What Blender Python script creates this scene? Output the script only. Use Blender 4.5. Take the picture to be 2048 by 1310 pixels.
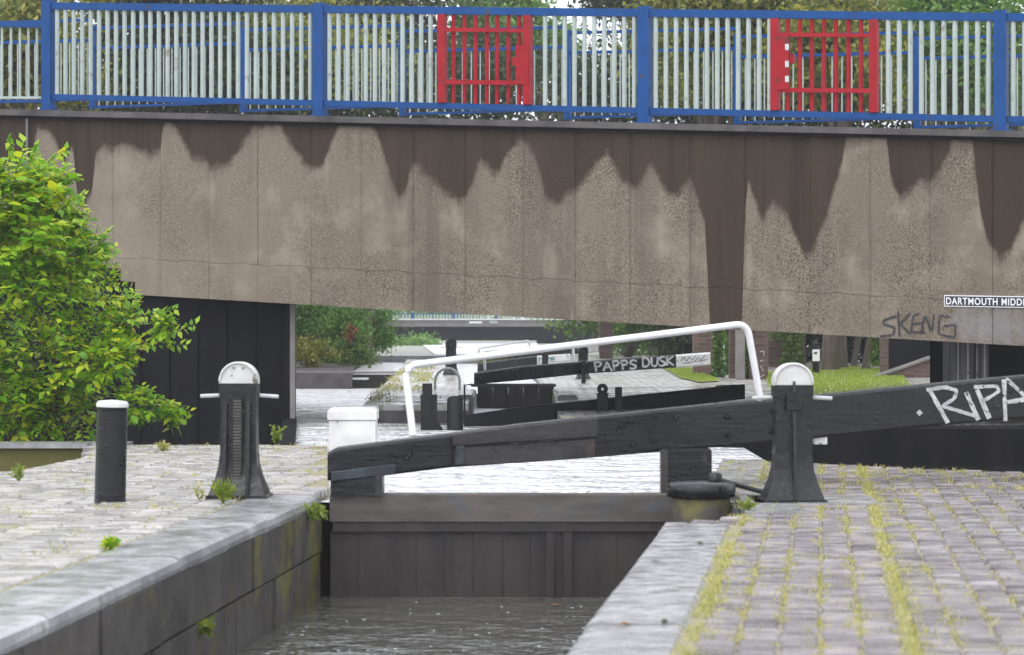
import bpy, bmesh, math, random
import numpy as np
from mathutils import Vector, Matrix

random.seed(7); rng = np.random.default_rng(7)
scene = bpy.context.scene
R = math.radians
for o in list(bpy.data.objects): bpy.data.objects.remove(o)

# ------------------------------------------------------------------ camera, sky, sun, exposure
H, F, HY, CX = 1.22, 5000.0, 640.0, 1024.0       # eye height (m), focal length / horizon / centre in photo pixels
cam_d = bpy.data.cameras.new('camera'); cam = bpy.data.objects.new('camera', cam_d)
scene.collection.objects.link(cam); scene.camera = cam
cam.location = (0, 0, H); cam.rotation_euler = (R(90), 0, 0)
cam_d.sensor_width = 36; cam_d.lens = 36 * F / 2048; cam_d.shift_y = -15 / 2048
cam_d.clip_start = 0.1; cam_d.clip_end = 3000
cam_d.dof.use_dof = True; cam_d.dof.focus_distance = 27; cam_d.dof.aperture_fstop = 4.2

world = bpy.data.worlds.new('World'); scene.world = world; world.use_nodes = True
wn, wl = world.node_tree.nodes, world.node_tree.links
wn.clear()
sky = wn.new('ShaderNodeTexSky'); sky.sky_type = 'NISHITA'; sky.sun_disc = False
SUN_EL, SUN_AZ = R(58), R(205)
sky.sun_elevation = SUN_EL; sky.sun_rotation = SUN_AZ; sky.dust_density = 4; sky.air_density = 1.0
hs = wn.new('ShaderNodeHueSaturation'); hs.inputs['Saturation'].default_value = 0.10
mx = wn.new('ShaderNodeMix'); mx.data_type = 'RGBA'; mx.inputs[0].default_value = 0.72
mx.inputs[7].default_value = (12.2, 12.7, 13.9, 1)       # even cloud deck
bgn = wn.new('ShaderNodeBackground'); bgn.inputs[1].default_value = 0.13
wo = wn.new('ShaderNodeOutputWorld')
wl.new(sky.outputs[0], hs.inputs['Color']); wl.new(hs.outputs[0], mx.inputs[6])
wl.new(mx.outputs[2], bgn.inputs[0]); wl.new(bgn.outputs[0], wo.inputs[0])

sun_d = bpy.data.lights.new('sun', 'SUN'); sun = bpy.data.objects.new('sun', sun_d)
scene.collection.objects.link(sun)
sun_d.energy = 0.9; sun_d.angle = R(40); sun_d.color = (1, 0.97, 0.93)
sdir = Vector((math.sin(SUN_AZ) * math.cos(SUN_EL), math.cos(SUN_AZ) * math.cos(SUN_EL), math.sin(SUN_EL)))
sun.rotation_euler = (-sdir).to_track_quat('-Z', 'Y').to_euler(); sun.location = (0, -10, 30)
scene.view_settings.view_transform = 'Standard'; scene.view_settings.look = 'None'
scene.view_settings.gamma = 1; scene.view_settings.use_curve_mapping = False
scene.view_settings.exposure = 0.35
scene.render.engine = 'CYCLES'
scene.cycles.max_bounces = 5; scene.cycles.volume_bounces = 0

# ------------------------------------------------------------------ helpers
col = scene.collection
def P(px, py, d): return Vector(((px - CX) * d / F, d, H - (py - HY) * d / F))
def G(px, py, z=0.0):
    d = F * (H - z) / (py - HY); return P(px, py, d)
def px2X(px, d): return (px - CX) * d / F
def tag(o, label=None, cat=None, group=None, kind=None):
    if label: o['label'] = label
    if cat: o['category'] = cat
    if group: o['group'] = group
    if kind: o['kind'] = kind
    return o
def empty(name, loc, label=None, cat=None, group=None):
    o = bpy.data.objects.new(name, None); o.location = loc; o.empty_display_size = 0.1
    col.objects.link(o); return tag(o, label, cat, group)
def link_mesh(name, me, parent=None, world_coords=True):
    o = bpy.data.objects.new(name, me); col.objects.link(o)
    if parent is not None:
        o.parent = parent
        if world_coords:                      # mesh is in world space: undo the chain of parent offsets
            off = Vector((0, 0, 0)); p = parent
            while p is not None: off += Vector(p.location); p = p.parent
            o.location = -off
    return o
class MB:
    def __init__(s): s.v = []; s.f = []; s.sm = []
    def add(s, vs, fs, smooth=False):
        n = len(s.v); s.v += [tuple(v) for v in vs]; s.f += [tuple(i + n for i in f) for f in fs]; s.sm += [smooth] * len(fs); return s
    def hexa(s, c):   # c: 4 bottom (ccw from above), 4 top
        return s.add(c, [(3, 2, 1, 0), (4, 5, 6, 7), (0, 1, 5, 4), (1, 2, 6, 5), (2, 3, 7, 6), (3, 0, 4, 7)])
    def box(s, x0, x1, y0, y1, z0, z1):
        return s.hexa([(x0, y0, z0), (x1, y0, z0), (x1, y1, z0), (x0, y1, z0), (x0, y0, z1), (x1, y0, z1), (x1, y1, z1), (x0, y1, z1)])
    def obox(s, c, ax, ay, az, hx, hy, hz):
        c = Vector(c); ax = Vector(ax).normalized() * hx; ay = Vector(ay).normalized() * hy; az = Vector(az).normalized() * hz
        return s.hexa([c - ax - ay - az, c + ax - ay - az, c + ax + ay - az, c - ax + ay - az, c - ax - ay + az, c + ax - ay + az, c + ax + ay + az, c - ax + ay + az])
    def cbox(s, x0, x1, y0, y1, z0, z1, b=0.012):     # box with chamfered top edges
        vs = [(x0, y0, z0), (x1, y0, z0), (x1, y1, z0), (x0, y1, z0), (x0, y0, z1 - b), (x1, y0, z1 - b), (x1, y1, z1 - b), (x0, y1, z1 - b),
              (x0 + b, y0 + b, z1), (x1 - b, y0 + b, z1), (x1 - b, y1 - b, z1), (x0 + b, y1 - b, z1)]
        return s.add(vs, [(3, 2, 1, 0), (0, 1, 5, 4), (1, 2, 6, 5), (2, 3, 7, 6), (3, 0, 4, 7), (4, 5, 9, 8), (5, 6, 10, 9), (6, 7, 11, 10), (7, 4, 8, 11), (8, 9, 10, 11)])
    def prism(s, poly, z0, z1):
        n = len(poly); zz = z1 if callable(z1) else (lambda x, y: z1)
        vs = [(x, y, z0) for x, y in poly] + [(x, y, zz(x, y)) for x, y in poly]
        return s.add(vs, [tuple(range(n - 1, -1, -1)), tuple(range(n, 2 * n))] + [(i, (i + 1) % n, n + (i + 1) % n, n + i) for i in range(n)])
    def tube(s, pts, r, seg=8, cap=True):
        pts = [Vector(p) for p in pts]; n = len(pts); rs = r if isinstance(r, (list, tuple)) else [r] * n
        vs = []; up = Vector((0.13, 0.31, 0.94)).normalized()
        for i, p in enumerate(pts):
            t = (pts[min(i + 1, n - 1)] - pts[max(i - 1, 0)]).normalized()
            a = t.cross(up)
            if a.length < 1e-3: a = t.cross(Vector((1, 0, 0)))
            a.normalize(); b = t.cross(a)
            vs += [p + (a * math.cos(2 * math.pi * k / seg) + b * math.sin(2 * math.pi * k / seg)) * rs[i] for k in range(seg)]
        fs = [(i * seg + k, i * seg + (k + 1) % seg, (i + 1) * seg + (k + 1) % seg, (i + 1) * seg + k) for i in range(n - 1) for k in range(seg)]
        s.add(vs, fs, True)
        if cap:
            s.add([vs[k] for k in range(seg)], [tuple(range(seg))]); s.add([vs[(n - 1) * seg + k] for k in range(seg)], [tuple(range(seg - 1, -1, -1))])
        return s
    def lathe(s, prof, c=(0, 0, 0), seg=20):
        vs = []; c = Vector(c)
        for r, z in prof: vs += [c + Vector((r * math.cos(2 * math.pi * k / seg), r * math.sin(2 * math.pi * k / seg), z)) for k in range(seg)]
        n = len(prof)
        s.add(vs, [(i * seg + k, i * seg + (k + 1) % seg, (i + 1) * seg + (k + 1) % seg, (i + 1) * seg + k) for i in range(n - 1) for k in range(seg)], True)
        s.add([vs[(n - 1) * seg + k] for k in range(seg)], [tuple(range(seg))]); return s
    def mesh(s, name, m):
        me = bpy.data.meshes.new(name); me.from_pydata(s.v, [], s.f); me.polygons.foreach_set('use_smooth', s.sm)
        if m: me.materials.append(m)
        me.update(); return me
    def build(s, name, m, parent=None, world=True): return link_mesh(name, s.mesh(name, m), parent, world)
def bend(pts, r, n=5):                        # round the inner corners of a polyline
    pts = [Vector(p) for p in pts]; out = [pts[0]]
    for i in range(1, len(pts) - 1):
        a = (pts[i - 1] - pts[i]); b = (pts[i + 1] - pts[i]); rr = min(r, a.length * .45, b.length * .45)
        a = pts[i] + a.normalized() * rr; b = pts[i] + b.normalized() * rr
        for k in range(n + 1):
            t = k / n; out.append(a * (1 - t) ** 2 + pts[i] * 2 * t * (1 - t) + b * t * t)
    return out + [pts[-1]]
def inpoly(x, y, poly):
    c = False; j = len(poly) - 1
    for i in range(len(poly)):
        xi, yi = poly[i]; xj, yj = poly[j]
        if (yi > y) != (yj > y) and x < (xj - xi) * (y - yi) / (yj - yi) + xi: c = not c
        j = i
    return c
def np_mesh(name, V, quads, m, smooth=False):
    me = bpy.data.meshes.new(name); k = quads.shape[1]; n = len(quads)
    me.vertices.add(len(V)); me.vertices.foreach_set('co', V.astype(np.float32).ravel())
    me.loops.add(n * k); me.loops.foreach_set('vertex_index', quads.astype(np.int32).ravel())
    me.polygons.add(n); me.polygons.foreach_set('loop_start', np.arange(0, n * k, k, dtype=np.int32))
    me.polygons.foreach_set('loop_total', np.full(n, k, dtype=np.int32))
    me.materials.append(m); me.update(calc_edges=True); return me
def unit(a): return a / np.maximum(np.linalg.norm(a, axis=1, keepdims=True), 1e-6)
def leaf_mesh(name, C, D, N, L, W, m):        # pointed leaf quads: centre, direction, normal, length, width
    C = np.asarray(C, float); n = len(C); D = unit(np.asarray(D, float)); S = unit(np.cross(D, N)); N2 = np.cross(S, D)
    L = np.asarray(L, float).reshape(-1, 1); W = np.asarray(W, float).reshape(-1, 1)
    V = np.stack([C - D * L * .5, C + S * W * .5 + N2 * W * .12 - D * L * .08, C + D * L * .5 - N2 * L * .1, C - S * W * .5 + N2 * W * .12 - D * L * .08], 1).reshape(-1, 3)
    return np_mesh(name, V, np.arange(4 * n).reshape(-1, 4), m)
def rdir(n, up=0.0):
    d = rng.normal(size=(n, 3)); d[:, 2] += up; return unit(d)

# ------------------------------------------------------------------ materials
class NT:
    def __init__(s, name):
        s.m = bpy.data.materials.new(name); s.m.use_nodes = True; s.n = s.m.node_tree.nodes; s.l = s.m.node_tree.links
        s.b = s.n['Principled BSDF']; s.out = s.n['Material Output']
    def node(s, t, **kw):
        n = s.n.new(t)
        for k, v in kw.items(): setattr(n, k, v)
        return n
    def link(s, a, b): s.l.new(a, b)
    def pos(s): return s.node('ShaderNodeNewGeometry').outputs['Position']
    def noise(s, scale, vec=None, detail=4, rough=.55, stretch=None):
        t = s.node('ShaderNodeTexNoise'); t.inputs['Scale'].default_value = scale; t.inputs['Detail'].default_value = detail; t.inputs['Roughness'].default_value = rough
        v = vec if vec is not None else s.pos()
        if stretch:
            mp = s.node('ShaderNodeMapping'); mp.inputs['Scale'].default_value = stretch; s.link(v, mp.inputs[0]); v = mp.outputs[0]
        s.link(v, t.inputs['Vector']); return t.outputs['Fac']
    def ramp(s, fac, stops):
        r = s.node('ShaderNodeValToRGB'); s.link(fac, r.inputs[0]); e = r.color_ramp.elements
        while len(e) < len(stops): e.new(0.5)
        for el, (p, c) in zip(e, stops): el.position = p; el.color = (*c, 1) if len(c) == 3 else c
        return r.outputs[0]
    def mix(s, fac, a, b, blend='MIX'):
        m = s.node('ShaderNodeMix', data_type='RGBA', blend_type=blend)
        for sock, v in ((m.inputs[0], fac), (m.inputs[6], a), (m.inputs[7], b)):
            if hasattr(v, 'is_output'): s.link(v, sock)
            else: sock.default_value = v if isinstance(v, (int, float)) else (*v, 1)
        return m.outputs[2]
    def math(s, op, a, b=0.0):
        m = s.node('ShaderNodeMath', operation=op)
        for i, v in enumerate((a, b)):
            if hasattr(v, 'is_output'): s.link(v, m.inputs[i])
            else: m.inputs[i].default_value = v
        return m.outputs[0]
    def bump(s, h, strength=.3, dist=.01, nrm=None):
        b = s.node('ShaderNodeBump'); b.inputs['Strength'].default_value = strength; b.inputs['Distance'].default_value = dist
        s.link(h, b.inputs['Height'])
        if nrm is not None: s.link(nrm, b.inputs['Normal'])
        return b.outputs[0]
    def rnd(s):
        a = s.node('ShaderNodeNewGeometry').outputs['Random Per Island']; b = s.node('ShaderNodeObjectInfo').outputs['Random']
        return s.math('FRACT', s.math('ADD', a, b))
def simple(name, c1, c2, scale=4, rough=.5, r2=None, bump=.2, bscale=40, spots=None, spec=.5, stretch=None, vary=0.0, dist=.006, bstretch=None):
    t = NT(name); n1 = t.noise(scale, stretch=stretch, detail=6)
    c = t.ramp(n1, [(.3, c1), (.7, c2)])
    if spots: c = t.mix(t.ramp(t.noise(spots[1], detail=5), [(spots[2], (0, 0, 0)), (spots[2] + spots[3], (1, 1, 1))]), c, spots[0])
    if vary:
        k = t.ramp(t.rnd(), [(0, (1 - vary,) * 3), (1, (1 + vary,) * 3)]); c = t.mix(1.0, c, k, 'MULTIPLY')
    t.link(c, t.b.inputs['Base Color'])
    n2 = t.noise(scale * 2.3, detail=3)
    rr = t.ramp(n2, [(.35, (rough,) * 3), (.65, ((r2 if r2 is not None else rough),) * 3)]); t.link(rr, t.b.inputs['Roughness'])
    t.b.inputs['Specular IOR Level'].default_value = spec
    if bump: t.link(t.bump(t.noise(bscale, detail=5, stretch=bstretch), bump, dist), t.b.inputs['Normal'])
    return t.m
def leafmat(name, stops, trans=.3, rough=.45, hue_scale=1.2):
    t = NT(name); c = t.ramp(t.math('ADD', t.math('MULTIPLY', t.rnd(), .55), t.math('MULTIPLY', t.noise(hue_scale, detail=2), .5)), stops)
    t.link(c, t.b.inputs['Base Color']); t.b.inputs['Roughness'].default_value = rough
    tr = t.node('ShaderNodeBsdfTranslucent'); t.link(t.mix(1.0, c, (1.25, 1.3, .6), 'MULTIPLY'), tr.inputs[0])
    ms = t.node('ShaderNodeMixShader'); ms.inputs[0].default_value = trans
    t.link(t.b.outputs[0], ms.inputs[1]); t.link(tr.outputs[0], ms.inputs[2]); t.link(ms.outputs[0], t.out.inputs[0]); return t.m
def watermat(name, base, rough, amp, scale, drops=0.0, ior=1.333):
    t = NT(name); t.b.inputs['Base Color'].default_value = (*base, 1); t.b.inputs['Roughness'].default_value = rough; t.b.inputs['IOR'].default_value = ior
    h = t.noise(scale, detail=3, rough=.6, stretch=(.85, 1, 1)); h2 = t.noise(scale * 3.7, detail=2, stretch=(.9, 1, 1))
    hh = t.math('ADD', h, t.math('MULTIPLY', h2, .3))
    nb = t.bump(hh, 1.0, amp)
    if drops:                                   # rings thrown up by falling rain
        v = t.node('ShaderNodeTexVoronoi'); v.inputs['Scale'].default_value = 5.5; v.inputs['Randomness'].default_value = 1; t.link(t.pos(), v.inputs['Vector'])
        rr = t.math('MULTIPLY', t.math('SINE', t.math('MULTIPLY', v.outputs['Distance'], 60)), t.ramp(v.outputs['Distance'], [(.0, (1,) * 3), (.3, (0,) * 3)]))
        nb = t.bump(rr, 1.0, drops, nb)
    t.link(nb, t.b.inputs['Normal']); return t.m

M = {}
M['black'] = simple('black_paint', (.004, .004, .006), (.011, .011, .014), 5, .2, .55, .5, 22, spots=((.045, .042, .04), 7, .67, .04), dist=.008, spec=.45, stretch=(.35, 1, 2.2), bstretch=(.12, .5, 1.6))
M['silhouette'] = simple('tarred_timber', (.004, .004, .005), (.009, .009, .011), 5, .5, .7, .3, 30, spec=.3)
M['iron'] = simple('black_cast_iron', (.004, .004, .005), (.011, .011, .013), 8, .16, .5, .6, 30, spots=((.05, .04, .033), 12, .69, .05), dist=.006, spec=.45)
M['steel'] = simple('worn_steel', (.42, .42, .43), (.6, .6, .61), 20, .2, .4, .1)
M['white'] = simple('white_paint', (.52, .515, .50), (.70, .695, .69), 5, .35, .55, .3, 30, spots=((.16, .14, .11), 9, .63, .06))
M['whiterail'] = simple('white_gloss_rail', (.74, .74, .75), (.82, .82, .83), 9, .3, .4, .05)
M['blue'] = simple('blue_rail_paint', (.002, .050, .19), (.004, .065, .24), 5, .5, .6, .05, spec=.25, spots=((.07, .05, .04), 9, .66, .06))
M['red'] = simple('red_rail_paint', (.27, .004, .010), (.36, .007, .015), 6, .5, .6, .05, spec=.25, spots=((.13, .02, .015), 7, .60, .1))
M['pale'] = simple('pale_bar_paint', (.33, .39, .365), (.42, .48, .45), 3, .45, .55, .05, spots=((.2, .19, .15), 6, .60, .14))
M['coping'] = simple('wet_coping_stone', (.235, .233, .235), (.40, .395, .395), 3.2, .10, .4, .5, 18, spots=((.10, .10, .085), 5, .62, .08), vary=.15, dist=.012)
M['darkcoping'] = simple('blue_brick_coping', (.19, .19, .198), (.40, .40, .405), 2.2, .08, .34, .35, 22, spots=((.2, .2, .18), 5, .60, .1), vary=.18, dist=.012)
M['paver'] = simple('wet_brick_paver', (.105, .09, .094), (.265, .238, .242), 4, .08, .4, .6, 38, spots=((.27, .245, .19), 2.4, .55, .16), vary=.40, dist=.008)
M['quay'] = simple('pale_brick_paver', (.25, .235, .222), (.41, .39, .37), 4, .08, .42, .6, 30, spots=((.33, .31, .22), 2.6, .54, .16), vary=.28, dist=.008)
M['bed'] = simple('joint_soil', (.10, .09, .065), (.19, .17, .11), 12, .6, .8, .6, 40)
M['mossbed'] = simple('mossy_joint_fill', (.19, .17, .09), (.30, .27, .16), 9, .6, .8, .6, 40, spots=((.16, .19, .06), 5, .6, .1))
M['lawn'] = simple('lawn_soil', (.22, .26, .06), (.36, .36, .11), 6, .7, .8, .5, 50)
t = NT('far_wet_paving'); bk = t.node('ShaderNodeTexBrick'); bk.inputs['Scale'].default_value = 1; bk.inputs['Brick Width'].default_value = .3; bk.inputs['Row Height'].default_value = .4; bk.inputs['Mortar Size'].default_value = .03
bk.inputs['Color1'].default_value = (.34, .33, .325, 1); bk.inputs['Color2'].default_value = (.52, .51, .50, 1); bk.inputs['Mortar'].default_value = (.22, .21, .16, 1); t.link(t.pos(), bk.inputs['Vector'])
t.link(t.mix(t.ramp(t.noise(2.2, detail=6), [(.55, (0,) * 3), (.68, (1,) * 3)]), bk.outputs['Color'], (.30, .295, .20)), t.b.inputs['Base Color'])
t.link(t.ramp(t.noise(3), [(.35, (.15,) * 3), (.65, (.45,) * 3)]), t.b.inputs['Roughness']); t.link(t.bump(t.math('SUBTRACT', t.math('MULTIPLY', t.noise(14), .5), bk.outputs['Fac']), .5, .015), t.b.inputs['Normal']); M['path'] = t.m
M['ground'] = simple('far_ground', (.16, .17, .11), (.30, .30, .26), .3, .5, .7, .4, 3)
M['canalbed'] = simple('canal_mud', (.04, .038, .03), (.07, .065, .05), 2, .8)
M['plainconc'] = simple('grimy_concrete', (.14, .13, .125), (.24, .22, .21), 2.5, .6, .8, .4, 30)
M['grime'] = simple('grimy_coping', (.035, .03, .03), (.10, .09, .088), 3, .5, .75, .4, 25)  # dark tone holds the parapet coping's deep shadow; plain dark stone on banks
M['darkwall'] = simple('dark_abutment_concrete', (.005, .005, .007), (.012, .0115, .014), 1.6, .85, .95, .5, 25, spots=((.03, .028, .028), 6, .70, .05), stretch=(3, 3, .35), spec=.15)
M['streaky'] = simple('lime_streaked_concrete', (.045, .043, .045), (.34, .33, .34), 5, .6, .8, .4, 20, stretch=(3.2, 3.2, .14))
t = NT('old_red_brick'); sx_ = t.node('ShaderNodeSeparateXYZ'); t.link(t.pos(), sx_.inputs[0]); cb = t.node('ShaderNodeCombineXYZ')
t.link(t.math('ADD', sx_.outputs[0], sx_.outputs[1]), cb.inputs[0]); t.link(sx_.outputs[2], cb.inputs[1])
bk = t.node('ShaderNodeTexBrick'); bk.inputs['Scale'].default_value = 1; bk.inputs['Brick Width'].default_value = .225; bk.inputs['Row Height'].default_value = .075; bk.inputs['Mortar Size'].default_value = .008
bk.inputs['Color1'].default_value = (.085, .042, .033, 1); bk.inputs['Color2'].default_value = (.15, .078, .06, 1); bk.inputs['Mortar'].default_value = (.13, .12, .11, 1); t.link(cb.outputs[0], bk.inputs['Vector'])
t.link(t.mix(t.ramp(t.noise(3, detail=6), [(.4, (0,) * 3), (.75, (.7,) * 3)]), bk.outputs['Color'], (.055, .05, .042)), t.b.inputs['Base Color']); t.b.inputs['Roughness'].default_value = .7
t.link(t.bump(t.math('SUBTRACT', t.noise(20), bk.outputs['Fac']), .5, .01), t.b.inputs['Normal']); M['redbrick'] = t.m
M['bark'] = simple('bark', (.05, .04, .032), (.12, .095, .07), 7, .7, .9, .8, 20, stretch=(2, 2, .4), dist=.02)
M['sign_black'] = simple('sign_black', (.012, .014, .03), (.016, .018, .035), 5, .35, bump=0)
M['sign_white'] = simple('sign_white', (.76, .76, .77), (.8, .8, .8), 5, .4, bump=0)
M['spray_black'] = simple('black_spray_paint', (.02, .018, .02), (.05, .045, .05), 18, .6, bump=0)
M['spray_silver'] = simple('silver_spray_paint', (.32, .32, .33), (.62, .62, .63), 16, .5, bump=0, spots=((.04, .04, .045), 26, .57, .1))
M['worn_plank'] = simple('weathered_patch_plank', (.014, .0135, .016), (.05, .045, .045), 5, .25, .6, .6, 20, spots=((.075, .045, .036), 2.5, .62, .15), stretch=(.5, 1, 2))
M['blue_stain'] = simple('worn_blue_paint', (.018, .022, .028), (.045, .06, .072), 7, .45, .6, .3, 20)
M['gatewood'] = simple('wet_gate_timber', (.022, .0185, .0175), (.046, .037, .033), 3, .35, .6, .5, 20, stretch=(3, 3, .4))
M['gaterail'] = simple('weathered_gate_rail', (.06, .052, .05), (.135, .115, .10), 4, .3, .6, .6, 20, spots=((.07, .085, .10), 3, .58, .12), stretch=(.5, 1, 2.5))
M['teal'] = simple('teal_lettering', (.05, .2, .22), (.08, .25, .27), 5, .5, bump=0)
M['leaf_bright'] = leafmat('bush_leaf', [(.1, (.03, .10, .007)), (.34, (.13, .32, .014)), (.58, (.32, .52, .028)), (.88, (.62, .56, .035))], .45, .35)
M['leaf_dark'] = leafmat('tree_leaf_dark', [(.1, (.012, .022, .010)), (.5, (.028, .05, .016)), (.9, (.08, .10, .024))], .3)
M['leaf_olive'] = leafmat('tree_leaf_olive', [(.1, (.045, .068, .012)), (.5, (.16, .185, .028)), (.9, (.34, .31, .05))], .3)
M['leaf_mid'] = leafmat('tree_leaf_mid', [(.1, (.045, .11, .025)), (.5, (.12, .25, .05)), (.9, (.27, .40, .09))], .35)
M['leaf_orange'] = leafmat('russet_leaf', [(.1, (.12, .06, .02)), (.9, (.28, .13, .05))], .3)
M['leaf_ivy'] = leafmat('ivy_leaf', [(.1, (.03, .07, .012)), (.5, (.08, .16, .025)), (.9, (.19, .28, .05))], .3)
M['grass'] = leafmat('joint_grass', [(.1, (.15, .20, .035)), (.4, (.38, .38, .12)), (.65, (.55, .50, .22)), (.9, (.66, .56, .30))], .3, .6, 2.0)
M['lawngrass'] = leafmat('lawn_grass', [(.1, (.13, .24, .035)), (.9, (.38, .43, .09))], .3, .6, 1.0)
M['weed'] = leafmat('weed_leaf', [(.1, (.1, .2, .03)), (.9, (.32, .36, .06))], .35, .5, 3.0)
M['pound'] = watermat('pound_water', (.72, .725, .735), .18, .9, 1.7, 0, 4.5)  # near-white base stands in for bright sky mirrored in the water
M['pond'] = watermat('side_pond_water', (.68, .685, .695), .2, .8, 1.5, 0, 4.5)  # pale base paints the sky reflection here too
M['lockwater'] = watermat('lock_water', (.085, .083, .072), .07, .07, 3.2, .02, 1.6)
M['darkwater'] = watermat('dark_pool_water', (.02, .02, .016), .08, .01, 5)
# lock wall: wet dark stone with moss in patches and along the waterline
t = NT('mossy_lock_wall'); c = t.ramp(t.noise(2.5, detail=6), [(.3, (.045, .041, .038)), (.7, (.105, .095, .086))])
sep = t.node('ShaderNodeSeparateXYZ'); t.link(t.pos(), sep.inputs[0])
mo = t.ramp(t.math('ADD', t.noise(3.0, detail=6), t.math('ADD', t.math('MULTIPLY', t.noise(16, detail=3), .25), t.math('MULTIPLY', t.math('MAXIMUM', t.math('SUBTRACT', sep.outputs[1], 14.6), -1.0), .045))), [(.66, (0, 0, 0)), (.84, (.85, .85, .85))])
c = t.mix(mo, c, (.15, .14, .03)); c = t.mix(1.0, c, t.ramp(t.rnd(), [(0, (.8,) * 3), (1, (1.2,) * 3)]), 'MULTIPLY'); t.link(c, t.b.inputs['Base Color'])
t.b.inputs['Roughness'].default_value = .6; t.b.inputs['Specular IOR Level'].default_value = .3; t.link(t.bump(t.noise(14, detail=6), .6, .02), t.b.inputs['Normal']); M['lockwall'] = t.m
# bridge fascia: exposed-aggregate concrete, wet run-off stain whose lower edge is stored per vertex
t = NT('stained_bridge_concrete')
uv = t.node('ShaderNodeUVMap'); su = t.node('ShaderNodeSeparateXYZ'); t.link(uv.outputs[0], su.inputs[0])
at = t.node('ShaderNodeAttribute', attribute_name='stain')
edge = t.math('ADD', t.math('SUBTRACT', su.outputs[1], at.outputs['Fac']), t.math('MULTIPLY', t.math('SUBTRACT', t.noise(8, detail=8, rough=.7), .5), .12))
wet = t.ramp(t.math('ADD', t.math('MULTIPLY', edge, 20), .5), [(0, (0, 0, 0)), (1, (1, 1, 1))])
speck = t.noise(52, detail=2, rough=.7); big = t.noise(1.1, detail=5); drip = t.noise(2.6, detail=5, stretch=(1, 1, .10))
dry = t.ramp(speck, [(.36, (.062, .048, .034)), (.48, (.147, .119, .087)), (.64, (.265, .22, .168))])
dry = t.mix(t.ramp(big, [(.35, (0, 0, 0)), (.7, (1, 1, 1))]), dry, (.187, .153, .117)); dry = t.mix(t.ramp(t.noise(1.9, detail=6, rough=.65), [(.52, (0,) * 3), (.68, (.6,) * 3)]), dry, (.31, .262, .205))
dry = t.mix(t.math('MULTIPLY', t.ramp(drip, [(.48, (0, 0, 0)), (.68, (1, 1, 1))]), .55), dry, (.085, .07, .058))
lt = t.ramp(su.outputs[0], [(.0, (1, 1, 1)), (.42, (0, 0, 0))])
dry = t.mix(t.math('MULTIPLY', lt, t.ramp(t.noise(.9, detail=5), [(.35, (.25,) * 3), (.6, (.8,) * 3)])), dry, (.30, .256, .207))
wetc = t.ramp(t.math('ADD', t.math('MULTIPLY', speck, .5), t.math('MULTIPLY', drip, .5)), [(.3, (.030, .020, .0125)), (.7, (.062, .044, .030))])
def patch(u0, v0, a, b):
    du = t.math('MULTIPLY', t.math('SUBTRACT', su.outputs[0], u0), a); dv = t.math('MULTIPLY', t.math('SUBTRACT', su.outputs[1], v0), b)
    return t.math('ADD', t.math('MULTIPLY', du, du), t.math('MULTIPLY', dv, dv))
g1_ = t.ramp(t.math('ADD', patch(.975, .10, 26, 9), t.math('MULTIPLY', t.math('SUBTRACT', t.noise(9, detail=6), .5), 2.6)), [(.2, (.6,) * 3), (1.0, (0,) * 3)])
dry = t.mix(g1_, dry, (.24, .24, .25)); g2_ = t.ramp(t.math('ADD', patch(.93, .31, 36, 14), t.math('MULTIPLY', t.math('SUBTRACT', t.noise(12, detail=5), .5), 1.5)), [(.2, (.22,) * 3), (1.0, (0,) * 3)])
dry = t.mix(g2_, dry, (.36, .31, .24))
halo = t.ramp(t.math('ADD', t.math('MULTIPLY', t.math('ADD', edge, t.math('MULTIPLY', drip, .25)), 9), -.55), [(0, (0, 0, 0)), (1, (1, 1, 1))])
dry = t.mix(t.math('MULTIPLY', halo, .55), dry, (.095, .074, .058)); runs = t.ramp(t.noise(9, detail=4, stretch=(1, 1, .04)), [(.52, (0,) * 3), (.7, (1,) * 3)])
wetc = t.mix(t.math('MULTIPLY', runs, .5), wetc, (.018, .0125, .010)); lime = t.ramp(t.noise(6, detail=5, stretch=(1, 1, .07)), [(.64, (0,) * 3), (.76, (.35,) * 3)]); dry = t.mix(lime, dry, (.34, .30, .265))
t.link(t.mix(wet, dry, wetc), t.b.inputs['Base Color'])
t.b.inputs['Roughness'].default_value = .75; t.b.inputs['Specular IOR Level'].default_value = .2
t.link(t.bump(speck, .5, .012), t.b.inputs['Normal']); M['fascia'] = t.m

# ------------------------------------------------------------------ the setting: ground, banks, water
def prism_struct(name, poly, z0, z1, m):
    o = MB().prism(poly, z0, z1).build(name, m); return tag(o, kind='structure')
def bed(name, x0, x1, y0, y1, z, m):
    o = MB().add([(x0, y0, z), (x1, y0, z), (x1, y1, z), (x0, y1, z)], [(0, 1, 2, 3)]).build(name, m); return tag(o, kind='structure')
bed('canal_bed', -80, 80, -12, 72, -1.9, M['canalbed'])
gz = lambda y: .30 - max(0, y - 62) * .0045
o = MB(); ys = [62, 90, 130, 200, 320, 600]
for a, b in zip(ys[:-1], ys[1:]): o.add([(-400, a, gz(a)), (400, a, gz(a)), (400, b, gz(b)), (-400, b, gz(b))], [(0, 1, 2, 3)])
o.add([(-400, 62, -1.9), (400, 62, -1.9), (400, 62, .3), (-400, 62, .3)], [(0, 1, 2, 3)])
tag(o.build('ground', M['ground']), kind='structure')
o = MB().add([(px2X(870, 66), 66, .31), (px2X(1080, 66), 66, .31), (px2X(1075, 129), 129, .03), (px2X(840, 129), 129, .03)], [(0, 1, 2, 3)]).build('far_canal_water', M['pond']); tag(o, kind='structure')
XL = lambda d: -1.98 + (d - 9.68) * .0825           # lock chamber, left and right coping edges
XR = lambda d: .166 + (d - 9.1) * .1237
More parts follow.
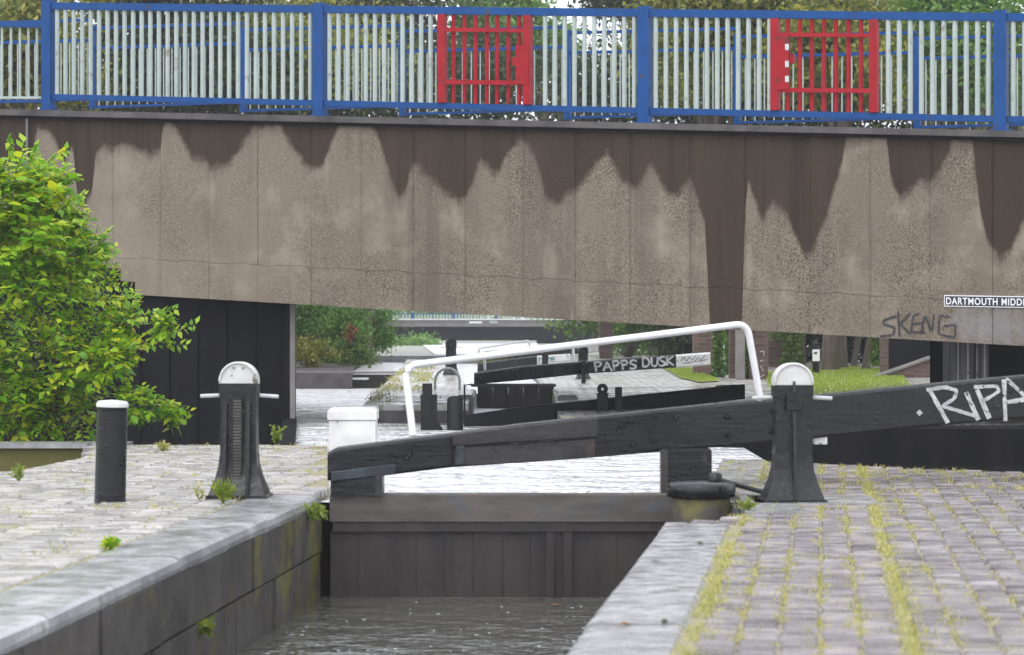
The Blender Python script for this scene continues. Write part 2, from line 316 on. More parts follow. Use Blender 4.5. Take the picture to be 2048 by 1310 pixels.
quay_poly = [(XL(-4), -4), (XL(17.5), 17.5), (-1.33, 18.2), (-1.80, 24.4), (-4.1, 24.6), (-3.95, 23.4), (-3.79, 22.6), (-4.10, 20.2), (-4.6, 19.3), (-14, 18.6), (-14, -4)]
quay = prism_struct('lock_quay', [(XL(-4) - .1, -4), (XL(17.5) - .1, 17.5)] + quay_poly[2:], -1.9, -.014, M['mossbed'])
right_poly = [(XR(-4), -4), (16, -4), (16, 18.3), (4.1, 20.0), (1.86, 21.8), (1.50, 18.6), (1.62, 17.6), (1.50, 15.75), (XR(14.95), 14.95)]
tow = prism_struct('towpath', [(XR(-4) + .05, -4)] + right_poly[1:8] + [(XR(14.95) + .05, 14.93)], -1.9, -.014, M['mossbed'])
# left bank behind the quay (bush and abutment stand here), with the small weir basin before it
prism_struct('left_bank', [(-30, 24.75), (-2.33, 24.75), (-2.86, 31), (-4.1, 44), (-30, 44)], -1.9, -.5, M['bed'])
prism_struct('bank_edge', [(-2.31, 24.62), (-2.14, 24.62), (-2.67, 31), (-3.88, 44), (-4.05, 44), (-2.84, 31)], -1.9, -.005, M['darkwall'])
bed('weir_basin_water', -14, -3.7, 18.4, 24.9, -.30, M['darkwater'])
o = MB().prism([(-30, 24.3), (-3.75, 24.35), (-3.75, 24.74), (-30, 24.74)], -.03, .02).build('weir_coping', M['coping']); tag(o, kind='structure')
o = MB().prism([(-30, 24.36), (-3.78, 24.40), (-3.78, 24.72), (-30, 24.72)], -.9, -.032).build('weir_basin_wall', M['lockwall']); tag(o, kind='structure')
# water
o = MB().add([(XL(-4), -4, -.72), (XR(-4), -4, -.72), (1.9, 17.6, -.72), (-1.5, 17.6, -.72)], [(0, 1, 2, 3)]).build('lock_water', M['lockwater']); tag(o, kind='structure')
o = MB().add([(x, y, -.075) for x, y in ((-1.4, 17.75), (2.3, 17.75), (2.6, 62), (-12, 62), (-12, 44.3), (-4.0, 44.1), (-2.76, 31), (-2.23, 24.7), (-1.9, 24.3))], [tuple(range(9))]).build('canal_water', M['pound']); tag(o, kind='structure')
bed('dark_pool_water', 1.7, 16, 18, 27, -.25, M['darkwater'])
# right-hand land beyond the pool, rising gently towards the next lock
def land(name, left, right, m, zf, z0=-1.9):
    o = MB()
    n = len(left); vs = []
    for (xl, y), xr in zip(left, right): vs += [(xl, y, zf(y)), (xr, y, zf(y)), (xl, y, z0), (xr, y, z0)]
    fs = []
    for i in range(n - 1): a = 4 * i; b = a + 4; fs += [(a, a + 1, b + 1, b), (a, b, b + 2, a + 2)]
    fs.append((0, 2, 3, 1)); o.add(vs, fs)
    return tag(o.build(name, m), kind='structure')
lz = lambda y: min(.2, (y - 26) * .02) if y < 36 else .2 + (y - 36) * .1 / 26
land('upper_towpath', [(.62, 26.5), (.56, 31), (.60, 36), (.35, 50), (.0, 62.2)], [60] * 5, M['path'], lz)
land('lock_island', [(-1.87, 31.5), (-2.0, 36), (-2.2, 49.5), (-2.6, 62.2)], [-.55, -.60, -1.1, -1.5], M['path'], lambda y: .15 + (y - 31.5) * .004)
land('far_left_bank', [(-40, 47), (-40, 55), (-40, 62.2)], [-3.0, -3.4, -3.2], M['grime'], lambda y: .22 if y < 48 else .3)
o = MB().prism([(-1.885, 31.42), (-.54, 31.42), (-.54, 31.49), (-1.885, 31.49)], -1, .08).build('island_wall', M['grime']); tag(o, kind='structure')
bed('side_pond_water', -6, -1.9, 47.3, 61.5, .19, M['pond'])
o = MB().prism([(-6, 47), (-1.9, 48), (-1.9, 48.3), (-6, 47.3)], -1, .235).build('weir_wall', M['plainconc']); tag(o, kind='structure')
o = MB().prism([(-3.4, 60.6), (-1.6, 60.6), (-1.6, 61.4), (-3.4, 61.4)], -.5, .36).build('pond_wall', M['darkcoping']); tag(o, kind='structure')
o = MB().add([(-.6, 37.2, .12), (.59, 37.2, .12), (.0, 62, .14), (-1.5, 62, .14)], [(0, 1, 2, 3)]).build('upper_lock_water', M['pond']); tag(o, kind='structure')
o = MB().prism([(1.95, 25.4), (16, 24.6), (16, 26.2), (2.15, 26.02)], -1.2, .12).build('pool_wall', M['darkwall']); tag(o, kind='structure')

# ------------------------------------------------------------------ coping stones and paving, laid stone by stone
def coping_run(parent, edge, inner, d0, d1, step, m, name='coping_stone'):
    d = d0; k = 0
    while d < d1:
        e = min(d + step * random.uniform(.85, 1.15), d1); g = .008; j = random.uniform(-.006, .006)
        b = MB(); s = 1 if inner > 0 else -1; a0, a1 = edge(d + g), edge(e - g)
        zt = .0 + j; rd = .03
        q = [(a0, d + g), (a1, e - g), (a1 + inner, e - g), (a0 + inner, d + g)]
        prof = [(0.006, -.085), (0.0, zt - .055), (.012, zt - .02), (.035, zt - .004), (.07, zt), (abs(inner) - .02, zt), (abs(inner), zt - .02), (abs(inner), -.085)]
        vs = []
        for (ea, dd) in ((a0, d + g), ((a0 + a1) / 2, (d + e) / 2), (a1, e - g)):
            vs += [(ea + s * u, dd, z + random.uniform(-.003, .003)) for u, z in prof]
        n = len(prof); fs = [(i * n + k2, i * n + k2 + 1, (i + 1) * n + k2 + 1, (i + 1) * n + k2) if s < 0 else (i * n + k2, (i + 1) * n + k2, (i + 1) * n + k2 + 1, i * n + k2 + 1) for i in range(2) for k2 in range(n - 1)]
        fs += [tuple(range(n)), tuple(range(3 * n - 1, 2 * n - 1, -1))]
        b.add(vs, fs, False); b.build(name, m, parent); d = e; k += 1
coping_run(quay, XL, -.46, 4, 17.5, 1.35, M['darkcoping'])
coping_run(tow, XR, .42, 4, 14.95, 1.5, M['coping'])
paver_meshes = {}
def paving(parent, poly, origin, e1, w, l, gap, m, y0, y1, avoid, near_limit, holes=(), name='paver', extra_gap=None, stagger=.5):
    e1 = Vector((e1[0], e1[1], 0)).normalized(); e2 = Vector((e1.y, -e1.x, 0)); items = []
    us = []; u = 0.0
    xs = [p[0] for p in poly]
    for row in range(-120, 120):
        off = row * (w + gap)
        if extra_gap: off += extra_gap(row)
        for c in range(0, 260):
            s = c * (l + gap) + (row % 2) * l * stagger
            p = Vector((origin[0], origin[1], 0)) + e1 * s + e2 * off
            if p.y < y0 or p.y > y1 or not inpoly(p.x, p.y, poly) or avoid(p.x, p.y): continue
            px = CX + F * p.x / p.y
            if px < -120 or px > 2170: continue
            p = p + e2 * random.uniform(-.006, .006) + e1 * random.uniform(-.005, .005); items.append((p.y, p, row))
    items.sort(key=lambda i: i[0])
    vis = [it for it in items if H / it[0] * F + HY < 1335]
    far = [it for it in items if not (H / it[0] * F + HY < 1335)] + vis[near_limit:]
    me = MB().cbox(-w / 2, w / 2, -l / 2, l / 2, -.06, 0, .012).mesh(name, m)
    ang = math.atan2(-e1.x, e1.y)
    for y, p, row in vis[:near_limit]:
        o = bpy.data.objects.new(name, me); col.objects.link(o); o.parent = parent
        o.location = (p.x, p.y, random.uniform(-.009, .003)); o.rotation_euler = (random.uniform(-.02, .02), random.uniform(-.02, .02), ang + random.uniform(-.05, .05))
    b = MB()
    for y, p, row in far:
        z = random.uniform(-.009, .003); ww = w / 2 - .002; ll = l / 2 - .002
        c = [p + e2 * sx * ww + e1 * sy * ll for sx, sy in ((-1, -1), (1, -1), (1, 1), (-1, 1))]; c2 = [p + e2 * sx * (ww - .012) + e1 * sy * (ll - .012) for sx, sy in ((-1, -1), (1, -1), (1, 1), (-1, 1))]
        tl = [random.uniform(-.004, .004) for _ in range(4)]
        b.add([(q.x, q.y, -.05) for q in c] + [(q.x, q.y, z - .01 + h) for q, h in zip(c, tl)] + [(q.x, q.y, z + h) for q, h in zip(c2, tl)],
              [(0, 1, 5, 4), (1, 2, 6, 5), (2, 3, 7, 6), (3, 0, 4, 7), (4, 5, 9, 8), (5, 6, 10, 9), (6, 7, 11, 10), (7, 4, 8, 11), (8, 9, 10, 11)])
    if b.v: tag(b.build(name + '_field', m, parent), kind='stuff')
    return items
paving(tow, right_poly, (XR(6) + .56, 6), (.1237, 1), .149, .070, .008, M['paver'], 6, 21.7, lambda x, y: (y < 15 and x < XR(y) + .52), 300,
       extra_gap=lambda r: (.05 if r > 4 else 0), stagger=.0)
# quay setts, running in the same direction as the lock
paving(quay, quay_poly, (XL(6) - .60, 6), (.0825, 1), .21, .072, .007, M['quay'], 6, 24.5, lambda x, y: (y < 17.6 and x > XL(y) - .58) or (y >= 17.6 and x > -1.42 - max(0, y - 18.2) * .076), 300)
# lock chamber wall below the left coping: big dressed blocks
wall = empty('lock_chamber_wall', (XL(12), 12, -.3), 'dark mossy stone lock wall below the left coping', 'wall')
zc = [-.08, -.40, -.76, -1.5]
for ci in range(3):
    d = 3.0 + ci * .5
    while d < 17.5:
        e = min(d + random.uniform(1.0, 1.5), 17.5); g = .008; a0, a1 = XL(d + g) - .005 * ci, XL(e - g) - .005 * ci; pr = random.uniform(.0, .02) - .012
        MB().hexa([(a0 - .3, d + g, zc[ci + 1] + g), (a0 + pr, d + g, zc[ci + 1] + g), (a1 + pr, e - g, zc[ci + 1] + g), (a1 - .3, e - g, zc[ci + 1] + g),
                   (a0 - .3, d + g, zc[ci] - g), (a0 + pr, d + g, zc[ci] - g), (a1 + pr, e - g, zc[ci] - g), (a1 - .3, e - g, zc[ci] - g)]).build('stone_block', M['lockwall'], wall); d = e
o = MB().prism([(XR(-3.9) - .004, -3.9), (XR(-3.9) + .1, -3.9), (XR(14.9) + .1, 14.9), (XR(14.9) - .004, 14.9)], -1.8, -.09).build('lock_side_wall', M['lockwall']); tag(o, kind='structure')
wall2 = empty('gate_recess_wall', (1.5, 16.5, -.3), 'dark mossy stonework of the gate recess beside the round quoin', 'wall')
for a, b in (((XR(14.95), 14.95), (1.50, 15.75)), ((1.50, 15.75), (1.62, 17.6)), ((1.62, 17.6), (1.50, 18.6))):
    for z0, z1 in ((-.36, -.04), (-.72, -.37), (-1.2, -.73)):
        MB().prism([a, (a[0] + .2, a[1] + .02), (b[0] + .2, b[1] + .02), b][::-1] if False else [(a[0] - .02, a[1]), (a[0] + .25, a[1] - .01), (b[0] + .25, b[1] + .01), (b[0] - .02, b[1])], z0, z1).build('stone_block', M['lockwall'], wall2)
for i, (a, b) in enumerate((((1.50, 15.75), (1.62, 17.6)), ((1.62, 17.6), (1.50, 18.6)), ((1.50, 18.6), (1.86, 21.75)))):
    MB().prism([(a[0] - .03, a[1] + .01), (a[0] + .34, a[1] + .01), (b[0] + .34, b[1] - .01), (b[0] - .03, b[1] - .01)], -.3, .006).build('coping_stone', M['coping'], tow)

# ------------------------------------------------------------------ road bridge
A = Vector(((0 - CX) / F * 32.5, 32.5, 0)); B = Vector(((2048 - CX) / F * 27.0, 27.0, 0)); U = (B - A); LEN = U.length; U.normalize(); NRM = Vector((U.y, -U.x, 0))   # towards the camera
if NRM.y > 0: NRM = -NRM
def tface(px, off=0.0):                          # distance along the face, off = metres behind it
    a = A - NRM * off; k = (px - CX) / F; return (k * a.y - a.x) / (U.x - k * U.y)
def FP(px, py, off=0.0):
    a = A - NRM * off + U * tface(px, off); return Vector((a.x, a.y, H - (py - HY) * a.y / F))
def BF(s, z, off=0.0): a = A - NRM * off + U * s; return Vector((a.x, a.y, z))
def zline(x0, y0, x1, y1, off=0.0):
    p, q = FP(x0, y0, off), FP(x1, y1, off); s0, s1 = tface(x0, off), tface(x1, off)
    return lambda s: p.z + (q.z - p.z) * (s - s0) / (s1 - s0)
z_sof = zline(0, 574, 2048, 692); z_cb = zline(0, 231, 2048, 276); z_ct = zline(0, 219, 2048, 263)
z_rt = zline(97, 3, 2002, 24); z_rt2 = zline(97, 17, 2002, 40); z_b1 = zline(110, 187, 1990, 230); z_b2 = zline(110, 198, 1990, 243)
S0, S1 = -5.5, LEN + 5.0
bridge = empty('road_bridge', (A + U * LEN / 2), 'concrete road bridge with dark water stains down its side', 'bridge')
stain_px = [(-900, 330), (0, 330), (58, 330), (68, 290), (75, 255), (100, 262), (115, 290), (125, 330), (133, 320), (145, 290), (150, 340), (155, 400), (170, 412), (185, 380), (190, 310), (205, 290), (225, 300), (250, 292), (270, 295), (300, 313), (320, 300), (326, 250), (335, 238), (350, 255), (370, 290), (385, 318), (410, 320), (418, 335), (450, 332), (475, 310), (490, 280), (505, 255), (560, 245), (575, 280), (595, 310), (620, 337), (645, 330), (655, 305), (665, 280), (680, 246), (742, 250), (752, 262), (765, 300), (780, 350), (798, 397), (812, 380), (820, 340), (830, 328), (850, 345), (870, 365), (890, 385), (918, 408), (935, 390), (945, 360), (960, 320), (975, 330), (988, 348), (1000, 340), (1020, 300), (1045, 277), (1065, 300), (1080, 340), (1090, 390), (1115, 412), (1130, 395), (1160, 370), (1190, 330), (1215, 303), (1228, 330), (1245, 360), (1270, 376), (1285, 360), (1300, 325), (1315, 350), (1335, 385), (1355, 393), (1370, 370), (1380, 355), (1395, 400), (1410, 450), (1418, 600), (1422, 680), (1482, 680), (1486, 600), (1490, 420), (1496, 362), (1510, 400), (1525, 440), (1545, 405), (1575, 430), (1590, 470), (1612, 512), (1625, 500), (1650, 440), (1668, 380), (1685, 320), (1692, 275), (1700, 266), (1772, 270), (1776, 300), (1780, 350), (1800, 402), (1820, 385), (1840, 360), (1860, 365), (1880, 340), (1900, 300), (1906, 278), (1945, 275), (1950, 330), (1960, 420), (1975, 480), (2000, 518), (2020, 505), (2048, 440), (2100, 330), (2160, 290), (2230, 420), (2330, 380), (2700, 330)]
st_s, st_v = [], []
for x, y in stain_px:
    s = tface(x); p = FP(x, y); st_s.append(s); st_v.append((p.z - z_sof(s)) / (z_cb(s) - z_sof(s)))
def stain_at(s): return float(np.interp(s, st_s, st_v))
joints_px = [-900, -640, -440, -250, -90, 30, 128, 225, 320, 417, 515, 622, 722, 826, 930, 1046, 1150, 1260, 1380, 1490, 1620, 1740, 1860, 1985, 2110, 2250, 2400, 2560]
for a, b in zip(joints_px[:-1], joints_px[1:]):
  for va, vb in ((0.0, .205), (.207, 1.0)):         # the lower lift was cast first
    s0, s1 = tface(a) + .002, tface(b) - .002; n = 26; me = bpy.data.meshes.new('fascia_panel'); vs = []; fs = []; uvs = []; sv = []
    pr = random.uniform(-.004, .004) - (.006 if va == 0 else 0)
    for i in range(n + 1):
        s = s0 + (s1 - s0) * i / n; ed = .006 if i in (0, n) else 0; wob = .004 * math.sin(s * 9) + .003 * math.sin(s * 23)
        zz = lambda v: z_sof(s) + (z_cb(s) - z_sof(s)) * (v + (wob if .1 < v < .9 else 0))
        for v, off in ((va, .36), (va, ed + pr), (vb, ed + pr), (vb, .36)):
            vs.append(tuple(BF(s, zz(v), off))); uvs.append((s / LEN, v)); sv.append(stain_at(s))
    for i in range(n):
        for k in range(3): fs.append((4 * i + k, 4 * i + 4 + k, 4 * i + 5 + k, 4 * i + 1 + k))
    fs += [(0, 1, 2, 3), (4 * n + 3, 4 * n + 2, 4 * n + 1, 4 * n)]
    me.from_pydata(vs, [], fs); me.materials.append(M['fascia'])
    ul = me.uv_layers.new(name='UVMap')
    for lp in me.loops: ul.data[lp.index].uv = uvs[lp.vertex_index]
    sa = me.attributes.new('stain', 'FLOAT', 'POINT'); sa.data.foreach_set('value', sv)
    link_mesh('fascia_panel', me, bridge)
def bridge_bar(name, za, zb, off0, off1, m, parent=bridge, s0=S0, s1=S1):
    c = [BF(s0, za(s0), off0), BF(s1, za(s1), off0), BF(s1, za(s1), off1), BF(s0, za(s0), off1), BF(s0, zb(s0), off0), BF(s1, zb(s1), off0), BF(s1, zb(s1), off1), BF(s0, zb(s0), off1)]
    return MB().hexa(c).build(name, m, parent)
BW = 4.4
bridge_bar('deck', lambda s: z_sof(s) + .5, lambda s: z_cb(s) + .02, .38, BW, M['plainconc'])
bridge_bar('backing_beam', lambda s: z_sof(s) + .02, lambda s: z_cb(s) - .02, .02, .37, M['plainconc'])
bridge_bar('far_edge_beam', lambda s: z_sof(s) + .1, lambda s: z_ct(s) + .02, BW + .01, BW + .4, M['plainconc'])
bridge_bar('parapet_coping', z_cb, z_ct, -.09, .42, M['grime'])  # shadow along the coping is put into its dark colour
bridge_bar('coping_drip', lambda s: z_cb(s) - .035, lambda s: z_cb(s) - .001, -.06, .1, M['darkwall'])
bridge_bar('kerb', lambda s: z_ct(s) - .2, lambda s: z_ct(s) + .09, 2.0, 2.6, M['redbrick'])
# downpipe at the left
MB().tube([FP(54, 233, -.04), FP(54, 330, -.04)], .018).build('downpipe', M['plainconc'], bridge)
# ---- parapet railing
rail = empty('parapet_railing', BF(LEN / 2, z_ct(LEN / 2), .1), 'blue framed bridge railing with pale vertical bars along the parapet', 'railing')
RO = .13
posts = [-560, 97, 640, 1290, 2002, 2790]
post_s = [tface(p, RO) for p in posts]
for i, s in enumerate(post_s):
    if i == 0: continue
    c = BF(s, 0, RO); hw = .068
    MB().obox((c.x, c.y, (z_ct(s) + z_rt(s)) / 2 + .01), U, NRM, (0, 0, 1), hw, hw, (z_rt(s) - z_ct(s)) / 2 + .02).build('post', M['blue'], rail)
    MB().obox((c.x, c.y, z_ct(s) + .012), U, NRM, (0, 0, 1), .11, .10, .012).build('base_plate', M['blue'], rail)
reds = [(874, 1070), (1544, 1757)]
red_s = [(tface(a, RO), tface(b, RO)) for a, b in reds]
barm = {}
def rail_bar(s, parent, m, r=.029, za=z_b2, zb=z_rt2, name='bar', off=RO):
    z0, z1 = za(s), zb(s); key = (m.name, r, round(z1 - z0, 1))
    if key not in barm: barm[key] = MB().tube([(0, 0, -.5), (0, 0, .5)], r, 8).mesh(name, m)
    o = bpy.data.objects.new(name, barm[key]); col.objects.link(o); o.parent = parent
    c = BF(s, (z0 + z1) / 2, off); o.location = c - parent.location; o.scale = (1, 1, z1 - z0); return o
for i in range(1, len(post_s) - 1):
    a, b = post_s[i] + .07, post_s[i + 1] - .07
    bridge_bar('top_rail', z_rt2, z_rt, RO - .04, RO + .04, M['blue'], rail, a, b)
    bridge_bar('bottom_rail', z_b2, z_b1, RO - .032, RO + .032, M['blue'], rail, a, b)
    n = 26 if i < 4 else 28; n = int(round((b - a) / .127))
    for k in range(n):
        s = a + (k + .5) * (b - a) / n
        if any(r0 - .01 < s < r1 + .01 for r0, r1 in red_s) or s > tface(2110, RO): continue
        rail_bar(s, rail, M['pale'], za=lambda q: z_b1(q) - .01, zb=lambda q: z_rt2(q) + .01)
# ---- red gates let into the railing
gspec = [((886, 1057), [907, 929, 951, 974, 994, 1017, 1038], (56, 64), (160, 169), (1036, 1062, 92, 170), 'red barred gate panel left of the middle blue post, lock box on its right'),
         ((1552, 1749), [1576, 1600, 1624, 1648, 1672, 1697, 1722], (66, 74), (176, 185), (1553, 1581, 72, 181), 'red barred gate panel nearest the right blue post, lock box on its left')]
for (pa, pb), bars, (ya, yb), (yc, yd), lk, lab in gspec:
    sa, sb = tface(pa, RO), tface(pb, RO); g = empty('railing_gate', BF((sa + sb) / 2, z_b1((sa + sb) / 2), RO), lab, 'gate', 'red gates in the bridge railing')
    for s in (sa, sb):
        c = BF(s, 0, RO - .02); MB().obox((c.x, c.y, (z_b1(s) + z_rt2(s)) / 2), U, NRM, (0, 0, 1), .046, .045, (z_rt2(s) - z_b1(s)) / 2 - .003).build('gate_post', M['red'], g)
    for p in bars: rail_bar(tface(p, RO), g, M['red'], .026, za=lambda q: z_b1(q) + .002, zb=lambda q: z_rt2(q) - .002)
    for (u, v) in ((ya, yb), (yc, yd)):
        zz0 = zline(pa, v, pb, v + 2, RO); zz1 = zline(pa, u, pb, u + 2, RO)
        bridge_bar('cross_bar', zz0, zz1, RO - .06, RO - .027, M['red'], g, sa, sb)
    s0, s1 = tface(lk[0], RO), tface(lk[1], RO); z0, z1 = FP(lk[0], lk[3], RO).z, FP(lk[0], lk[2], RO).z
    bridge_bar('lock_plate', lambda q: z0, lambda q: z1, RO - .075, RO - .062, M['red'], g, s0, s1)
    lx = (lk[0] + lk[1]) / 2 + (-14 if lk[0] < 1300 else 14); c = FP(lx, (lk[2] + lk[3]) / 2 - 8, RO)
    MB().obox(c, U, NRM, (0, 0, 1), .05, .04, .05).build('lock_box', M['red'], g)
    if lk[0] > 1300:
        for yy in (94, 128, 158):
            c = FP(1574, yy, RO - .079); MB().obox(c, U, NRM, (0, 0, 1), .022, .002, .035).build('worn_patch', M['steel'], g)
# ---- low railing continuing left of the first post
low = empty('low_railing', FP(40, 200, .25), 'lower railing with thin pale bars left of the leftmost tall blue post', 'railing')
zt0, zt1 = zline(0, 44, 90, 46, .25), zline(0, 54, 90, 56, .25); zb0, zb1 = zline(0, 193, 90, 193, .25), zline(0, 198, 90, 198, .25)
sA, sB = tface(-420, .25), tface(88, .25)
bridge_bar('top_rail', zt1, zt0, .21, .29, M['blue'], low, sA, sB); bridge_bar('bottom_rail', zb1, zb0, .22, .28, M['pale'], low, sA, sB)
bridge_bar('lower_rail', lambda s: zb1(s) - .05, lambda s: zb1(s) - .015, .22, .28, M['blue'], low, sA, sB)
for p in (-68, -50, -32, -14, 4, 22, 40, 57, 74): rail_bar(tface(p, .25), low, M['pale'], .017, za=zb0, zb=zt1, off=.25)
for p in (-80,): s = tface(p, .25); bridge_bar('post', lambda q: z_ct(q), zt0, .2, .3, M['blue'], low, s - .05, s + .05)
# ---- pedestrian guardrail along the kerb behind
GO = 2.3
guard = empty('pedestrian_guardrail', BF(LEN / 2, z_ct(LEN / 2), GO), 'thin blue guardrail panels with white bars behind the tall railing', 'railing')
gp = [-130, 185, 487, 805, 1135, 1475, 1835, 2215]; gt = [46, 53, 57, 60, 63, 71, 74, 78]; gb = [206, 212, 219, 226, 233, 243, 252, 262]
for i in range(len(gp) - 1):
    x0, x1 = gp[i], gp[i + 1]; s0, s1 = tface(x0, GO) + .04, tface(x1, GO) - .012
    T = lambda dy, w=9: zline(x0, gt[i] + dy, x1, gt[i] + dy - w, GO)
    Bt = lambda dy: zline(x0, gb[i] + dy, x1, gb[i] + dy - 10, GO)
    bridge_bar('top_rail', T(6), T(0), GO - .02, GO + .02, M['blue'], guard, s0, s1)
    bridge_bar('mid_rail', T(46), T(40), GO - .02, GO + .02, M['blue'], guard, s0, s1)
    bridge_bar('bottom_rail', Bt(5), Bt(0), GO - .02, GO + .02, M['blue'], guard, s0, s1)
    n = 18
    for k in range(n):
        s = s0 + (k + .5) * (s1 - s0) / n; rail_bar(s, guard, M['pale'], .009, za=Bt(0), zb=T(46), off=GO)
    sp = tface(x0, GO); zt, zbm = FP(x0, gt[i] - 2, GO).z, FP(x0, gb[i] + 6, GO).z
    bridge_bar('post', lambda q: zbm, lambda q: zt, GO - .035, GO + .035, M['blue'], guard, sp - .038, sp + .038)

# ---- sign and graffiti on the fascia
def font_mesh2d(text, bold=.0):
    c = bpy.data.curves.new('t', 'FONT'); c.body = text; c.offset = bold; c.space_character = 1.12
    o = bpy.data.objects.new('t', c); col.objects.link(o); dg = bpy.context.evaluated_depsgraph_get(); dg.update()
    me = bpy.data.meshes.new_from_object(o.evaluated_get(dg)); v = [tuple(x.co[:2]) for x in me.vertices]; f = [tuple(p.vertices) for p in me.polygons]
    bpy.data.objects.remove(o); bpy.data.curves.remove(c); bpy.data.meshes.remove(me)
    x0, x1 = min(a[0] for a in v), max(a[0] for a in v); y0, y1 = min(a[1] for a in v), max(a[1] for a in v)
    return [((a - x0) / (x1 - x0), (b - y0) / (y1 - y0)) for a, b in v], f
sg = empty('street_sign', FP(1990, 613, -.02), 'black street name plate lettered in white on the bridge side', 'sign')
def fquad(name, x0, x1, y0, y1, off0, off1, m, parent, dy=0.0):
    c = [FP(x0, y1, off0), FP(x1, y1 + dy, off0), FP(x1, y1 + dy, off1), FP(x0, y1, off1), FP(x0, y0, off0), FP(x1, y0 + dy, off0), FP(x1, y0 + dy, off1), FP(x0, y0, off1)]
    return MB().hexa(c).build(name, m, parent)
fquad('border_plate', 1888, 2107, 590, 613, -.020, -.004, M['sign_white'], sg, 3.5)
fquad('name_panel', 1889.6, 2105.4, 592, 611, -.0235, -.0205, M['sign_black'], sg, 3.5)
v2, f2 = font_mesh2d('DARTMOUTH MIDDLEWAY', .02)
MB().add([FP(1892 + a * 209, 608.9 - b * 14.2 + a * 3.4, -.026) for a, b in v2], f2).build('lettering', M['sign_white'], sg)
def ribbon(mapf, strokes, w, x0, y0, sx, sy, jitter=.0):
    b = MB()
    for st in strokes:
        pts = [Vector((x0 + p[0] * sx, y0 + p[1] * sy, 0)) for p in st]; dense = []
        for i in range(len(pts) - 1):
            for k in range(6): dense.append(pts[i].lerp(pts[i + 1], k / 6))
        dense.append(pts[-1])
        if len(st) > 2:                           # soften the corners
            dense = [dense[0]] + [(dense[i - 1] + dense[i] * 2 + dense[i + 1]) / 4 for i in range(1, len(dense) - 1)] + [dense[-1]]
        vs = []; n = len(dense)
        for i, p in enumerate(dense):
            t = (dense[min(i + 1, n - 1)] - dense[max(i - 1, 0)]).normalized(); nn = Vector((-t.y, t.x, 0)); ww = w * (1 + random.uniform(-jitter, jitter))
            vs += [mapf(*(p + nn * ww)[:2]), mapf(*(p - nn * ww)[:2])]
        b.add(vs, [(2 * i, 2 * i + 2, 2 * i + 3, 2 * i + 1) for i in range(n - 1)])
    return b
LET = {'S': [[(.95, .12), (.5, 0), (.1, .15), (.15, .4), (.8, .6), (.85, .85), (.4, 1), (0, .9)]],
       'K': [[(.1, 0), (.05, 1)], [(.85, 0), (.1, .5), (.9, 1)]],
       'E': [[(.9, .02), (.1, .05), (.1, .98), (.95, .95)], [(.1, .5), (.75, .48)]],
       'N': [[(.05, 1), (.1, 0), (.85, 1), (.9, 0)]],
       'G': [[(.9, .15), (.5, 0), (.05, .25), (.02, .75), (.4, 1), (.95, .85), (.95, .5), (.5, .52)]],
       'R': [[(.05, .0), (.3, 1.0)], [(.0, .08), (.55, -.02), (.72, .12), (.6, .38), (.22, .52), (.9, .82)]],
       'I': [[(.2, 0), (.5, 1)]],
       'P': [[(.1, 0), (.3, 1)], [(0, .05), (.6, 0), (.85, .2), (.6, .45), (.2, .52)]],
       'A': [[(.05, 1), (.4, 0), (.95, 1)], [(.2, .62), (.8, .58)]],
       'D': [[(.1, 0), (.1, 1), (.7, .9), (.9, .5), (.65, .08), (.05, 0)]],
       'U': [[(.05, 0), (.1, .85), (.5, 1), (.85, .8), (.9, 0)]]}
def word(mapf, text, boxes, w, jitter=.15):
    out = MB()
    for ch, (x, y, sx, sy) in zip(text, boxes):
        r = ribbon(mapf, LET[ch], w, x, y, sx, sy, jitter); out.add(r.v, r.f)
    return out
ribbon(lambda x, y: FP(x, y, -.014), [[(1793, 632), (1768, 640), (1766, 648), (1790, 655), (1786, 670), (1760, 673)], [(1796, 623), (1799, 673)], [(1821, 626), (1800, 648), (1821, 668)], [(1838, 627), (1826, 632), (1822, 664), (1850, 665)], [(1825, 648), (1846, 646)], [(1843, 666), (1849, 629), (1864, 665), (1868, 629)], [(1899, 634), (1879, 632), (1877, 668), (1910, 676), (1911, 650), (1888, 652)]], 2.3, 0, 0, 1, 1, .25).build('graffiti', M['spray_black'], bridge)
# ---- abutments
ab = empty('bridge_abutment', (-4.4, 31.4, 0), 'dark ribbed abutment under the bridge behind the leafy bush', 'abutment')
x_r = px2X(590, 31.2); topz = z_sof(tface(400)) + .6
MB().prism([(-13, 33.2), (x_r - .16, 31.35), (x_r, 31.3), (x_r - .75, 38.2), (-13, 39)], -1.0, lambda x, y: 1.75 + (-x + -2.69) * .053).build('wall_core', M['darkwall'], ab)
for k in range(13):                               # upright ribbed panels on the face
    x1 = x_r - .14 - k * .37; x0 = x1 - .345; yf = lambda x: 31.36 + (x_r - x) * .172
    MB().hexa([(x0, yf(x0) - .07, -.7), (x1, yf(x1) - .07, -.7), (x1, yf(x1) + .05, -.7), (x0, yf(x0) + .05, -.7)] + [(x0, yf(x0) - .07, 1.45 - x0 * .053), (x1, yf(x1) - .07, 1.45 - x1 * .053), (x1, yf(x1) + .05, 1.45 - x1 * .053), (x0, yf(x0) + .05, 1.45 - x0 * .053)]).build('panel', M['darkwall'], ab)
MB().box(x_r - .135, x_r - .06, 31.14, 31.30, -.7, 1.62).build('corner_strip', M['darkwall'], ab); MB().box(x_r - .058, x_r + .004, 31.14, 31.30, -.7, 1.62).build('corner_strip', M['plainconc'], ab)  # outer strip in lighter concrete: the lit edge put into the colour
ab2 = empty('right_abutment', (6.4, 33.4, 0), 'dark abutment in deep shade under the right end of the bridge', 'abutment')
MB().prism([(5.55, 33.2), (14, 29.5), (14, 37), (7.0, 37)], -.4, 1.4).build('wall_core', M['darkwall'], ab2)
